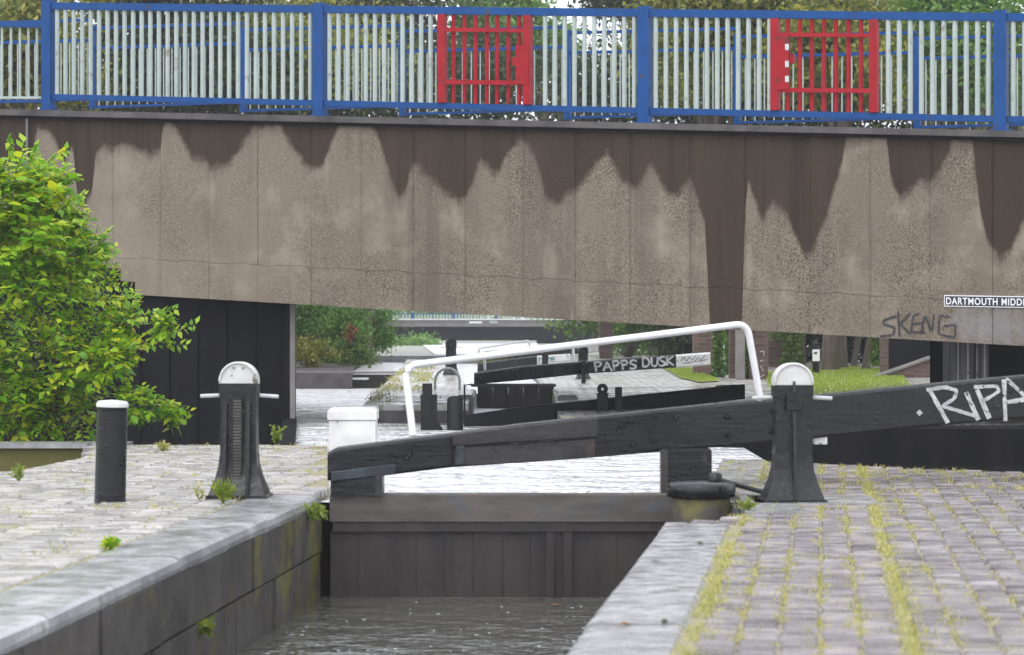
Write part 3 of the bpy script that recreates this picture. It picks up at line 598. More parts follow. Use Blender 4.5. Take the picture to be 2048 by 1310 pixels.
cl = empty('bridge_column', P(1936, 770, 29.6), 'stout concrete column streaked white with lime under the bridge', 'column')
b = MB(); c0 = P(1936, 770, 29.6)
b.prism([(c0.x - .21, 29.4), (c0.x + .21, 29.4), (c0.x + .24, 29.6), (c0.x + .21, 30.1), (c0.x - .21, 30.1), (c0.x - .24, 29.6)], -.2, 1.12).build('shaft', M['streaky'], cl)
for i, (xa, w) in enumerate(((-.16, .012), (-.05, .02), (.06, .012), (.15, .018))): MB().box(c0.x + xa, c0.x + xa + w, 29.375, 29.4, -.1, 1.05).build('drip_crust', M['white'], cl)

# ------------------------------------------------------------------ lock gates
def beam(parent, name, st, dep, m, ch=.02):       # st: (px, y_top, y_bottom, distance); a chamfered timber baulk
    b = MB(); vs = []
    for x, yt, yb, d in st:
        p, q = P(x, yt, d), P(x, yb, d); c = ch
        vs += [(q.x, q.y, q.z + c), (p.x, p.y, p.z - c), (p.x, p.y + c, p.z), (p.x, p.y + dep - c, p.z), (p.x, p.y + dep, p.z - c), (q.x, q.y + dep, q.z + c), (q.x, q.y + dep - c, q.z), (q.x, q.y + c, q.z)]
    n = len(st); fs = [(8 * i + k, 8 * i + 8 + k, 8 * i + 8 + (k + 1) % 8, 8 * i + (k + 1) % 8) for i in range(n - 1) for k in range(8)]
    fs += [tuple(range(8)), tuple(range(8 * n - 1, 8 * n - 9, -1))]
    return b.add(vs, fs).build(name, m, parent)
def rail_tube(parent, pts, r, m, name='handrail', br=.12): return MB().tube(bend(pts, br), r, 10).build(name, m, parent)
dg = lambda x: 17.35 + (x - 655) / 1393 * 1.65
g1 = empty('lock_gate', (0, 17.7, -.05), 'nearest black lock gate with long balance beam and white handrail', 'lock gate', 'lock gates up the flight')
st = [(x, a, b, dg(x)) for x, a, b in ((655, 906, 961, ), (670, 898, 963), (780, 884, 950), (900, 869, 935), (1040, 850, 926), (1190, 834, 915), (1330, 819, 903), (1450, 807, 893), (1600, 795, 880), (1800, 775, 859), (2048, 752, 836), (2330, 727, 806))]
beam(g1, 'balance_beam', st, .34, M['black'], .018)
# weathered planks bolted along the worn half
beam(g1, 'patch_plank', [(x, a, b, dg(x) - .03) for x, a, b in ((905, 869, 893), (1000, 857, 886), (1195, 835.5, 874))], .028, M['worn_plank'], .006)
beam(g1, 'patch_plank', [(x, a, b, dg(x) - .02) for x, a, b in ((908, 897, 932), (1040, 888, 926), (1190, 877, 915))], .018, M['worn_plank'], .006)
beam(g1, 'worn_strip', [(x, a, b, dg(x) - .02) for x, a, b in ((662, 944, 963), (790, 928, 948))], .018, M['blue_stain'], .005)
beam(g1, 'worn_strip', [(x, a, b, dg(x) - .034) for x, a, b in ((912, 893, 930), (928, 891, 928))], .012, M['blue_stain'], .003)
for x, y in ((814, 915), (820, 908), (1262, 842), (1266, 888), (1455, 833), (1457, 870), (1545, 862), (1546, 822), (1352, 834)):
    p = P(x, y, dg(x)); MB().add(*(lambda r, n: ([p + Vector((r * math.cos(k * 2 * math.pi / n), -.002, r * math.sin(k * 2 * math.pi / n))) for k in range(n)] + [p + Vector((r * .7 * math.cos(k * 2 * math.pi / n), -.022, r * .7 * math.sin(k * 2 * math.pi / n))) for k in range(n)],
        [(k, (k + 1) % n, n + (k + 1) % n, n + k) for k in range(n)] + [tuple(range(n, 2 * n))]))(.024, 8)).build('bolt', M['iron'], g1)
# leaf of the gate: rails, planks, posts
gx0, gx1 = px2X(664, 17.7), px2X(1345, 17.7); yL = 17.56
MB().box(gx0, gx1, yL - .09, yL + .16, -.19, -.005).build('top_rail', M['gaterail'], g1)
MB().box(gx0 + .02, gx1 - .02, yL - .075, yL + .10, -.26, -.195).build('under_rail', M['gatewood'], g1)
n = 12
for k in range(n):
    a = gx0 + (gx1 - gx0) * k / n + .0006; bq = gx0 + (gx1 - gx0) * (k + 1) / n - .0006; pr = random.uniform(0, .018)
    MB().box(a, bq, yL - .03 - pr, yL + .05, -1.5, -.262).build('plank', M['gatewood'], g1)
for px in (1092, 1128): MB().box(px2X(px, 17.5), px2X(px + 16, 17.5), yL - .085, yL - .052, -1.4, -.264).build('stiffener', M['gatewood'], g1)
MB().box(px2X(663, 17.5), px2X(758, 17.5), 17.42, 17.8, -.004, P(700, 952, 17.5).z).build('mitre_post', M['black'], g1)
MB().box(px2X(752, 17.5), px2X(766, 17.5), 17.4, 17.7, -.004, P(700, 950, 17.5).z).build('post_cleat', M['worn_plank'], g1)
hx = px2X(1375, 17.9)
MB().box(hx - .17, hx + .17, 17.85, 18.2, -.9, P(1375, 897, 18.1).z).build('heel_post', M['black'], g1)
MB().box(px2X(1322, 17.8), px2X(1336, 17.8), 17.8, 17.95, -.3, P(1330, 900, 17.9).z).build('post_cleat', M['worn_plank'], g1)
rail_tube(g1, [P(826, 872, 17.50), P(810, 732, 17.62), P(1494, 647, 18.35), P(1521, 800, 18.42)], .0255, M['whiterail'], br=.09)
ribbon(lambda x, y: P(x, y, dg(x) - .004), [[(1860, 781), (1896, 846)], [(1932, 784), (1957, 840)], [(1954, 779), (1979, 837)], [(2008, 759), (2011, 842)], [(2010, 805), (2054, 798)], [(1836, 822), (1842, 829)]], 4.3, 0, 0, 1, 1, .2).build('graffiti', M['spray_silver'], g1)
ribbon(lambda x, y: P(x, y, dg(x) - .0055), [[(1853, 780), (1890, 774), (1914, 781), (1908, 798), (1884, 812), (1915, 821), (1951, 832)], [(1948, 774), (1993, 772), (1999, 782), (1964, 804)], [(2012, 757), (2048, 790), (2075, 828)]], 3.6, 0, 0, 1, 1, .2).build('graffiti', M['spray_silver'], g1)
b_ = P(1640, 881, 18.62); MB().box(b_.x - .045, b_.x + .045, 18.55, 18.7, b_.z - .025, b_.z + .03).build('toe_block', M['white'], g1)
# round quoin and anchor collar
q = empty('quoin_pillar', P(1400, 1040, 17.0), 'round stone gate quoin with iron collar beside the towpath edge', 'pillar')
qc = Vector((px2X(1402, 17.15), 17.15, 0))
MB().lathe([(.205, -1.0), (.205, -.04), (.20, .0)], qc, 28).build('shaft', M['lockwall'], q)
MB().lathe([(.205, .002), (.235, .012), (.24, .085), (.22, .105), (.02, .115)], qc, 28).build('collar', M['iron'], q)
MB().tube([qc + Vector((.1, .1, .125)), qc + Vector((.42, .26, .03)), qc + Vector((.5, .3, .015))], .018).build('anchor_strap', M['iron'], q)
MB().lathe([(.05, .116), (.05, .16), (.03, .17)], qc + Vector((.1, .05, 0)), 12).build('pivot_pin', M['iron'], q)
# second beam, in the shade of the bridge
g2 = empty('shaded_gate', (0, 31, .1), 'pitch black gate beam silhouetted in the shade under the bridge', 'lock gate', 'lock gates up the flight')
d2 = lambda x: 30.4 + (x - 920) / 570 * 1.4
beam(g2, 'balance_beam', [(x, a, b, d2(x)) for x, a, b in ((928, 832, 892), (1000, 821, 893), (1060, 812, 880), (1160, 803, 842), (1260, 792, 826), (1370, 781, 812), (1490, 769, 798))], .28, M['silhouette'], .02)
b = MB(); pv = P(1205, 778, 30.9)                    # lug plate with an eye
ang = [math.pi * 2 * k / 16 for k in range(16)]
vs = [pv + Vector((.068 * math.cos(a), yo, .068 * math.sin(a))) for yo in (-.03, .03) for a in ang] + [pv + Vector((.018 * math.cos(a), yo, .018 * math.sin(a))) for yo in (-.03, .03) for a in ang]
b.add(vs, [(k, (k + 1) % 16, 32 + (k + 1) % 16, 32 + k) for k in range(16)] + [(16 + k, 48 + k, 48 + (k + 1) % 16, 16 + (k + 1) % 16) for k in range(16)] + [(k, 16 + k, 16 + (k + 1) % 16, (k + 1) % 16) for k in range(16)] + [(32 + k, 32 + (k + 1) % 16, 48 + (k + 1) % 16, 48 + k) for k in range(16)])
b.box(pv.x - .068, pv.x + .068, pv.y - .03, pv.y + .03, pv.z - .3, pv.z - .05); b.build('lug', M['silhouette'], g2)
a = P(1237, 774, 30.9); MB().box(a.x - .042, a.x + .042, a.y - .04, a.y + .04, a.z - .32, a.z).build('upright', M['silhouette'], g2)
a = P(935, 772, 30.6); MB().tube([P(929, 835, 30.6), P(929, 770, 30.6), P(944, 769, 30.6)], .012, 6).build('rod', M['iron'], g2)
MB().tube([P(1474, 770, 31.7), P(1432, 772, 31.7), P(1431, 780, 31.7)], .008, 6).build('rod', M['iron'], g2)
for x0, x1, yt, lab in ((845, 869, 767, 'stepped black timber post beside the shaded gate beam'), (894, 926, 792, 'round topped black timber post left of the shaded gate beam')):
    a = P((x0 + x1) / 2, 868, 29.4); hw = (x1 - x0) / 2 * 29.4 / F; zt = P(x0, yt, 29.4).z; e = empty('gate_post', a, lab, 'post')
    if x0 < 880:
        MB().box(a.x - hw, a.x + hw * .6, a.y - .07, a.y + .07, -.9, zt).build('shaft', M['silhouette'], e)
        MB().box(a.x + hw * .62, a.x + hw + .03, a.y - .06, a.y + .06, -.9, zt - .13).build('shoulder', M['silhouette'], e)
        MB().prism([(a.x - .09, a.y - .05), (a.x + .22, a.y - .05), (a.x + .22, a.y + .05), (a.x - .09, a.y + .05)], -.9, lambda x, y: zt - .12 if x < a.x else zt - .62).build('brace', M['silhouette'], e)
    else: MB().lathe([(hw, -.9), (hw, zt - .04), (hw * .8, zt - .015), (hw * .4, zt)], (a.x, a.y, 0), 16).build('shaft', M['silhouette'], e)
# gate of the next lock, with its graffitied beam
g3 = empty('upper_lock_gate', (.9, 37, .2), 'next lock gate beyond the bridge, its black beam sprayed with white letters and white ended', 'lock gate', 'lock gates up the flight')
d3 = lambda x: 36.6 + (x - 940) / 480 * 1.0
beam(g3, 'balance_beam', [(x, a, b, d3(x)) for x, a, b in ((948, 746, 769), (1050, 732, 760), (1165, 723, 748), (1352, 710, 735))], .3, M['black'])
beam(g3, 'white_end', [(x, a, b, d3(x) - .005) for x, a, b in ((1352.5, 710, 736), (1421, 705, 730))], .31, M['white'])
word(lambda x, y: P(x, y, d3(x) - .006), 'PAPPS', [(1187, 724, 19, 19), (1206, 723, 19, 19), (1224, 722, 17, 19), (1241, 721, 17, 19), (1259, 720, 15, 18)], 2.0, .2).build('graffiti', M['spray_silver'], g3)
word(lambda x, y: P(x, y, d3(x) - .006), 'DUSK', [(1284, 715, 17, 19), (1302, 714, 15, 19), (1318, 713, 14, 19), (1333, 712, 16, 19)], 2.0, .2).build('graffiti', M['spray_silver'], g3)
ribbon(lambda x, y: P(x, y, d3(x) - .0075), [[(1362, 722), (1368, 714), (1373, 723), (1379, 713), (1384, 721), (1392, 712)], [(1366, 727), (1388, 724), (1396, 715), (1402, 720), (1410, 711)], [(1396, 723), (1414, 719)]], .7, 0, 0, 1, 1, .3).build('graffiti', M['spray_black'], g3)
for xa, xb in ((918, 950), (1112, 1150)): MB().cbox(px2X(xa, 35), px2X(xb, 35), 33.5, 36.45, -.3, .215, .03).build('nose_stone', M['coping'], tow)
MB().box(px2X(1166, 37.2) - .03, px2X(1166, 37.2) + .03, 36.9, 37.1, .28, .62).build('strap', M['iron'], g3)
rail_tube(g3, [P(970, 740, 36.7), P(967, 704, 36.7), P(1146, 692, 37), P(1147, 722, 37)], .022, M['whiterail'], br=.05)
for k in range(5):
    a = px2X(955, 36.6) + k * (px2X(1108, 36.6) - px2X(955, 36.6)) / 5
    MB().box(a + .001, a + .223, 36.62 + random.uniform(0, .02), 36.75, -.6, .24).build('plank', M['gatewood'], g3)
MB().box(px2X(942, 36.5), px2X(1112, 36.5), 36.5, 36.85, .243, .285).build('walkway', M['worn_plank'], g3)
# more gates up the flight: far off, still beam, leaf and handrail
def far_gate(d, bt, whites, railp, lab, cap=None):
    g = empty('distant_lock_gate', P(sum(x for x, _, _ in bt) / len(bt), 728, d), lab, 'lock gate', 'lock gates up the flight')
    beam(g, 'balance_beam', [(x, a, b, d) for x, a, b in bt], .3, M['black'])
    if whites: beam(g, 'white_end', [(x, a, b, d - .01) for x, a, b in whites], .3, M['white'])
    if railp: rail_tube(g, [P(x, y, d) for x, y in railp], .024, M['whiterail'], br=.06)
    x0, x1 = bt[0][0], bt[0][0] + (bt[-1][0] - bt[0][0]) * .55
    for k in range(8):
        u = x0 + (x1 - x0) * k / 8; MB().box(px2X(u, d) + .006, px2X(u + (x1 - x0) / 8, d) - .006, d + .05, d + .2, -.2, .34).build('plank', M['lockwall'], g)
    return g
far_gate(52, ((955, 727, 745), (1040, 716, 736), (1074, 712, 730)), ((1074.5, 712, 728), (1140, 708, 722)), None, 'far lock gate with a white beam end lettered in teal')
tl = ribbon(lambda x, y: P(x, y, 51.975), [[(1078, 724), (1078, 715), (1083, 718)], [(1086, 723), (1088, 714), (1091, 723)], [(1094, 722), (1099, 714)], [(1102, 722), (1102, 713), (1107, 721), (1108, 713)]], 1.1, 0, 0, 1, 1, .2)
tl.build('lettering', M['teal'], bpy.data.objects['distant_lock_gate'])
far_gate(60, ((958, 707, 720), (1060, 698, 713), (1156, 693, 708)), ((1156.5, 692, 708), (1197, 689, 704)), ((958, 716), (957, 697), (1058, 681), (1060, 700)), 'farthest lock gate with square white rails and a plain white beam end')

# ------------------------------------------------------------------ paddle stands (windlass candlesticks)
def make_stand(lab, front):
    e = empty('paddle_stand', (0, 0, 0), lab, 'paddle gear', 'paddle stands along the locks')
    secs = [(.0, .21, .17), (.018, .21, .17), (.02, .195, .155), (.07, .178, .135), (.14, .153, .105), (.22, .134, .08), (.32, .124, .07), (.68, .122, .065), (.78, .124, .065)]
    b = MB(); vs = []
    for z, w, dp in secs: vs += [(-w, -dp, z), (w, -dp, z), (w, dp, z), (-w, dp, z)]
    fs = [(4 * i + k, 4 * i + (k + 1) % 4, 4 * i + 4 + (k + 1) % 4, 4 * i + 4 + k) for i in range(len(secs) - 1) for k in range(4)] + [(4 * len(secs) - 4 + k for k in range(4))]
    fs[-1] = tuple(fs[-1]); b.add(vs, fs).build('pedestal', M['iron'], e, False)
    n = 18; D = MB()                                   # domed head: a thick half disc
    pr = [(.132, .782)] + [(.132 * math.cos(math.pi * k / n), .80 + .132 * math.sin(math.pi * k / n)) for k in range(n + 1)] + [(-.132, .782)]
    m = len(pr); D.add([(x, -.068, z) for x, z in pr] + [(x, .068, z) for x, z in pr], [tuple(range(m)), tuple(range(2 * m - 1, m - 1, -1))] + [(i, m + i, m + (i + 1) % m, (i + 1) % m) for i in range(m)])
    D.build('domed_head', M['white'], e, False)
    rim = MB(); rim.tube([(.126 * math.cos(math.pi * k / n), -.072, .80 + .126 * math.sin(math.pi * k / n)) for k in range(n + 1)], .009, 6).build('rim', M['white'], e, False)
    MB().box(-.131, .131, -.075, .075, .71, .785).build('gear_housing', M['iron'], e, False)
    MB().tube([(-.27, 0, .695), (-.14, 0, .70)], .014, 8).build('spindle', M['steel'], e, False)
    MB().tube([(.14, 0, .70), (.27, 0, .692)], .014, 8).build('spindle', M['steel'], e, False)
    if front:                                          # toothed rack and side guides
        MB().box(-.034, .034, -.10, -.06, .03, .69).build('rack', M['iron'], e, False)
        for k in range(30): MB().box(-.026, .026, -.112, -.1005, .05 + k * .021, .061 + k * .021).build('tooth', M['gaterail'], e, False)  # lighter grey teeth: their zigzag highlights are put into the colour
        for sx in (-.085, .075):
            MB().hexa([(sx - .012, -.17, .02), (sx + .012, -.17, .02), (sx + .012, -.06, .02), (sx - .012, -.06, .02), (sx - .012, -.095, .66), (sx + .012, -.095, .66), (sx + .012, -.06, .66), (sx - .012, -.06, .66)]).build('guide_rib', M['iron'], e, False)
        for sx in (-.03, .035): MB().lathe([(.012, 0), (.012, .004)], (sx, -.069, .89), 8).build('bolt', M['iron'], e, False)
    else:
        MB().hexa([(-.012, -.175, .02), (.012, -.175, .02), (.012, -.06, .02), (-.012, -.06, .02), (-.012, -.085, .62), (.012, -.085, .62), (.012, -.06, .62), (-.012, -.06, .62)]).build('centre_rib', M['iron'], e, False)
        MB().box(-.055, .055, -.12, -.076, .62, .72).build('bearing_block', M['iron'], e, False)
        MB().lathe([(.02, 0), (.02, .01)], (0, -.12, .67), 8).build('bearing', M['iron'], e, False)
        MB().box(-.008, .008, -.085, -.0745, .74, .81).build('keeper', M['worn_plank'], e, False)
    return e
def copy_tree(o, parent=None):
    c = o.copy(); col.objects.link(c); c.parent = parent
    for ch in list(o.children): copy_tree(ch, c)
    return c
sa = make_stand('black paddle stand with white domed head and toothed rack on the left quay', True); sa.location = G(479, 994, .0); sa.rotation_euler.z = R(-2)
sb = make_stand('black paddle stand with white domed head and plain ribbed back on the right bank', False); sb.location = G(1586, 1004, .0) + Vector((0, .05, 0)); sb.rotation_euler.z = R(3)
for (x, d, z, s, lab) in ((1166, 42, .22, .62, 'small far paddle stand standing right of the sprayed lock beam strap'), (902, 46, .2, .75, 'far paddle stand on the island behind the grey hoop'), (1090, 47, .22, .45, 'squat far paddle stand behind the sprayed lock beam')):
    c = copy_tree(sb); c['label'] = lab; c.location = (px2X(x, d), d, z - .01); c.scale = (s, s, s); c.rotation_euler.z = R(8)
    for ch in c.children:
        if ch.name.startswith(('domed_head', 'rim')): ch.data = ch.data.copy(); ch.data.materials[0] = M['iron']
plate = MB().prism([(sb.location.x - .26, sb.location.y - .2), (sb.location.x + .55, sb.location.y - .22), (sb.location.x + .6, sb.location.y + .5), (sb.location.x - .26, sb.location.y + .5)], -.2, .006).build('base_slab', M['coping'], tow)

# ------------------------------------------------------------------ bollards, block, hoop, notice post
bl = empty('mooring_bollard', G(220, 1003, 0), 'black round mooring bollard with a white painted top on the quay', 'bollard')
MB().lathe([(.106, -.06), (.104, .2), (.102, .6), (.104, .632), (.108, .635)], bl.location, 24).build('shaft', M['black'], bl)
MB().lathe([(.108, .636), (.108, .66), (.095, .675), (.02, .683)], bl.location, 24).build('white_cap', M['white'], bl)
bl.rotation_euler = (0, R(1.5), 0)
wb = empty('white_block', G(707, 893, 0), 'white painted square block with a wider cap behind the gate beam end', 'block'); c = wb.location; hw = 46 * c.y / F
MB().cbox(c.x - hw, c.x + hw, c.y - .2, c.y + .2, -.02, P(0, 838, c.y).z - .003, .01).build('plinth', M['white'], wb)
MB().cbox(c.x - hw - .015, c.x + hw + .012, c.y - .215, c.y + .215, P(0, 838, c.y).z, P(0, 815, c.y).z, .03).build('cap', M['white'], wb)
hp = empty('ladder_hoop', P(895, 800, 37.5), 'grey metal hoop handrail standing on the lock island', 'handrail')
MB().tube([P(871, 790, 37.5), P(870, 765, 37.5)] + [P(895 - 24.5 * math.cos(math.pi * k / 12), 763 - 26 * math.sin(math.pi * k / 12), 37.5) for k in range(13)] + [P(919, 790, 37.5)], .022, 8).build('hoop', M['pale'], hp)
npst = empty('notice_post', P(1632, 752, 45), 'black post carrying a white notice on the lawn', 'post'); c = P(1632, 752, 45)
MB().box(c.x - .11, c.x + .11, 44.9, 45.1, c.z - .05, c.z + .04).build('foot', M['iron'], npst)
MB().tube([c, P(1632, 690, 45)], .07, 10).build('shaft', M['iron'], npst)
MB().lathe([(.05, 0), (.075, .02), (.02, .05), (.035, .075), (.005, .1)], P(1632, 690, 45), 12).build('finial', M['iron'], npst)
MB().box(px2X(1625, 44.9), px2X(1639, 44.9), 44.86, 44.92, P(0, 722, 44.9).z, P(0, 699, 44.9).z).build('notice', M['sign_white'], npst)
MB().box(px2X(1627, 44.9), px2X(1634, 44.9), 44.853, 44.858, P(0, 708, 44.9).z, P(0, 704, 44.9).z).build('print_block', M['spray_black'], npst)

# ------------------------------------------------------------------ brick piers, walls and far bridge
def brickbox(name, lab, cat, x0, x1, d, dep, z0, z1, m=None, group=None):
    o = MB().box(px2X(x0, d), px2X(x1, d), d, d + dep, z0, z1).build(name, m or M['redbrick']); return tag(o, lab, cat, group)
brickbox('brick_pier', 'red brick pier at the lawn edge, its face tagged in white', 'pier', 1499, 1536, 42, .4, .1, 3.2, group='brick piers by the towpath')
brickbox('brick_pier', 'slim brick pier between two columns of ivy', 'pier', 1460, 1480, 42.6, .3, .1, 3.2, group='brick piers by the towpath')
brickbox('brick_pier', 'broad brick pier behind the white beam end', 'pier', 1388, 1424, 44.5, .4, .1, 3.2, group='brick piers by the towpath')
brickbox('brick_pier', 'farthest brick pier standing among the trees left of the others', 'pier', 1200, 1226, 60, .4, .1, 3.2, group='brick piers by the towpath')
brickbox('concrete_pier', 'grey square pier right of the slim brick one', 'pier', 1473, 1490, 41.6, .25, .1, 3.0, M['plainconc'])
brickbox('garden_wall', 'dark old brick wall behind the notice post', 'wall', 1537, 1612, 51, .3, .1, 3.0)
tags = ribbon(lambda x, y: P(x, y, 41.99), [[(1504, 705), (1512, 703)], [(1505, 716), (1512, 714), (1506, 722)], [(1504, 735), (1512, 733), (1512, 742)], [(1505, 752), (1513, 750)], [(1520, 703), (1528, 702), (1527, 712)], [(1520, 722), (1528, 720)], [(1521, 732), (1527, 742)], [(1520, 755), (1528, 750)]], .9, 0, 0, 1, 1)
tags.build('graffiti', M['spray_silver'], bpy.data.objects['brick_pier'])
brickbox('gate_pillar', 'narrow brick pillar at the foot of the stair wall', 'pillar', 1764, 1777, 44, .3, .1, 1.4)
stw = empty('stair_wall', P(1815, 757, 43), 'sloping brick stair wall with stone capping beside the dark underpass', 'wall')
pa, pb = P(1752, 757, 43), P(1861, 717, 43); b = MB()
b.hexa([(pa.x, 43, .0), (pb.x, 43, .0), (pb.x, 43.3, .0), (pa.x, 43.3, .0), (pa.x, 43, pa.z), (pb.x, 43, pb.z), (pb.x, 43.3, pb.z), (pa.x, 43.3, pa.z)]).build('brick_face', M['redbrick'], stw)
MB().hexa([(pa.x - .02, 42.95, pa.z + .002), (pb.x + .02, 42.95, pb.z + .002), (pb.x + .02, 43.35, pb.z + .002), (pa.x - .02, 43.35, pa.z + .002), (pa.x - .02, 42.95, pa.z + .04), (pb.x + .02, 42.95, pb.z + .04), (pb.x + .02, 43.35, pb.z + .04), (pa.x - .02, 43.35, pa.z + .04)]).build('capping', M['plainconc'], stw)
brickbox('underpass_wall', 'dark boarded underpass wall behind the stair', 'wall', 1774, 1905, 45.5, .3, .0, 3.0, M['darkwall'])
lb = MB().box(-5.4, -3.2, 57, 57.3, .2, 1.5).build('boundary_wall', M['redbrick']); tag(lb, 'red brick wall half hidden by far bushes left of the canal', 'wall')
fb = empty('far_bridge', (0, 130, .5), 'distant low bridge with white railing across the canal', 'bridge')
def farbox(name, x0, x1, y0, y1, d, dep, m): return MB().box(px2X(x0, d), px2X(x1, d), d, d + dep, P(0, y1, d).z, P(0, y0, d).z).build(name, m, fb)
farbox('deck_edge', 560, 1420, 640, 653, 130, 7, M['plainconc']); farbox('soffit_beam', 600, 1400, 653.2, 681, 130.6, 6, M['darkwall'])
farbox('abutment', 1075, 1300, 681.2, 706, 131, 6, M['darkwall']); farbox('coping', 560, 1420, 637.5, 639.8, 129.8, .5, M['white'])
farbox('top_rail', 560, 1420, 627, 628.5, 130, .06, M['blue'])
bm = None
for k in range(110):
    x = 700 + k * 6.2
    if bm is None: bm = farbox('bar', 0, 2.6, 628.6, 637.4, 130.02, .05, M['pale']).data
    else:
        o = bpy.data.objects.new('bar', bm); col.objects.link(o); o.parent = fb; o.location = -Vector(fb.location)
    pass

fb_bars = [c for c in fb.children if c.name.startswith('bar')]
for i, c in enumerate(fb_bars): c.location.x = -fb.location.x + (700 + i * 6.2) * 130 / F
for x in (753, 823, 905, 990, 1080): farbox('post', x, x + 4, 626, 637.4, 129.95, .12, M['blue'])
farbox('name_plate', 938, 964, 642.5, 646.5, 129.9, .05, M['sign_white'])
farbox('emblem_plate', 979, 995, 641.5, 647, 129.9, .05, M['pale'])
# ledge plank on the weir wall
ld = MB().prism([(-5.6, 46.7), (-2.72, 47.35), (-2.72, 47.6), (-5.6, 46.95)], .09, .13).build('ledge_board', M['white']); tag(ld, 'pale ledge board along the low weir wall left of the island', 'board')

# ------------------------------------------------------------------ vegetation
def clumpy(center, rad, n, ncl, spread=.33, fill=.55):
    c = np.asarray(center, float); r = np.asarray(rad, float)
    d = rdir(ncl); rr = (rng.random((ncl, 1)) ** (1 / 2.2)); cc = c + d * rr * r
    idx = rng.integers(0, ncl, n); sz = (rng.random((ncl, 1)) * .6 + .6) * spread * r.mean()
    p = cc[idx] + rng.normal(size=(n, 3)) * sz[idx] * np.array([1, 1, .7]) * .75
    return p, cc
def tree(name, lab, px, d, zb, crowns, n, lsize, m, group=None, trunk_r=.16, lean=0.0, density_cl=40, cat='tree'):
    base = Vector((px2X(px, d), d, zb)); e = empty(name, base, lab, cat, group); allp = []; ends = []
    if lsize in (.12, .13) and group == BG: n = int(n * 1.7); lsize *= 1.15 * max(1, d / 55)
    for (cpx, cpy, rpx, rpy, w) in crowns:
        c = P(cpx, cpy, d); p, cc = clumpy(c, (rpx * d / F, rpx * d / F * .8, rpy * d / F), int(n * w), density_cl); allp.append(p); ends += [Vector(q) for q in cc[::max(1, len(cc) // 6)]]
    pp = np.concatenate(allp); k = len(pp)
    link_mesh('crown', leaf_mesh('crown', pp, rdir(k, -.3), rdir(k, .8), lsize * rng.uniform(.7, 1.3, k), lsize * .6 * rng.uniform(.7, 1.2, k), m), e)
    top = P(crowns[0][0], crowns[0][1], d); b = MB(); mid = base.lerp(top, .45) + Vector((lean, 0, 0))
    b.tube([base, base.lerp(mid, .5), mid, top], [trunk_r * 1.15, trunk_r, trunk_r * .8, trunk_r * .3], 9)
    for q in ends: s = base.lerp(top, random.uniform(.45, .8)); b.tube([s, s.lerp(q, .5) + Vector((0, 0, .15)), q], [trunk_r * .42, trunk_r * .25, trunk_r * .08], 6, False)
    b.build('trunk', M['bark'], e); return e
BG = 'trees behind the bridge'
tree('olive_tree', 'yellow green tree behind the far left end of the railing', 60, 47, .3, [(50, 60, 190, 170, 1)], 9000, .13, M['leaf_olive'], BG)
tree('dark_tree', 'dark leafed tree behind the first tall railing panel', 330, 52, .3, [(300, 10, 190, 150, .6), (420, 150, 200, 110, .5)], 9000, .13, M['leaf_dark'], BG)
tree('olive_tree', 'yellow green tree behind the second tall blue post', 560, 66, .3, [(540, 90, 190, 130, 1)], 9000, .12, M['leaf_olive'], BG)
tree('dark_tree', 'dark tree overhanging the top rail left of the first red gate', 700, 70, .3, [(730, -30, 210, 120, .6), (800, 130, 190, 110, .5)], 9500, .13, M['leaf_dark'], BG)
tree('mid_green_tree', 'green tree directly behind the first red gate', 1340, 72, .3, [(985, 60, 130, 130, 1)], 8000, .12, M['leaf_mid'], BG)
tree('thin_tree', 'thin leaning tree with bare trunk in the gap of white sky', 1330, 64, .2, [(1235, -30, 130, 55, .8), (1290, 60, 50, 90, .3)], 2600, .12, M['leaf_dark'], BG, .1, .1)
tree('olive_tree', 'yellow green tree behind the middle of the right half railing', 1420, 50, .2, [(1440, 70, 180, 130, 1)], 9000, .12, M['leaf_olive'], BG)
tree('dark_tree', 'tall dark tree rising above the second red gate', 1690, 58, .2, [(1650, -40, 230, 110, .6), (1620, 110, 180, 120, .5)], 9500, .13, M['leaf_dark'], BG)
tree('olive_tree', 'yellow green tree behind the right red gate', 1660, 47, .2, [(1690, 90, 150, 110, 1)], 8000, .12, M['leaf_olive'], BG)
tree('mid_green_tree', 'green tree behind the railing at the far right end', 1930, 49, .2, [(1930, 70, 190, 150, 1)], 9000, .12, M['leaf_mid'], BG)
tree('dark_tree', 'low dark tree behind the centre of the railing under the sky gap', 1345, 76, .3, [(1160, 190, 170, 90, 1)], 6500, .14, M['leaf_dark'], BG)
def hedge(lab, x0, x1, y0, y1, d, n, m, ls=.15):
    e = empty('hedge', (px2X((x0 + x1) / 2, d), d, .3), lab, 'hedge', 'hedges behind the bridge'); k = 150
    cc = np.stack([rng.uniform(x0, x1, k), d + rng.uniform(-.6, .6, k), rng.uniform(y0, y1, k)], 1); i = rng.integers(0, k, n)
    p = np.stack([(cc[i, 0] - CX) * d / F, cc[i, 1], H - (cc[i, 2] - HY) * d / F], 1) + rng.normal(size=(n, 3)) * np.array([.55, .4, .38])
    link_mesh('foliage', leaf_mesh('foliage', p, rdir(n, -.3), rdir(n, .8), ls * rng.uniform(.7, 1.3, n), ls * .6 * rng.uniform(.7, 1.2, n), m), e)
    b = MB()
    for j in range(k):
        if 480 < cc[j, 0] < 1800: continue
        q = P(cc[j, 0], cc[j, 2], d); b.tube([(q.x, d, .2), (q.x + .1, d, q.z * .5), q], [.06, .05, .02], 6, False)
    b.build('stems', M['bark'], e)
hedge('dark hedge filling the gaps low behind the left half of the railing', -200, 1050, 110, 330, 58, 34000, M['leaf_dark']); hedge('dark hedge low behind the right half of the railing', 1120, 2250, 120, 340, 57, 32000, M['leaf_dark'])
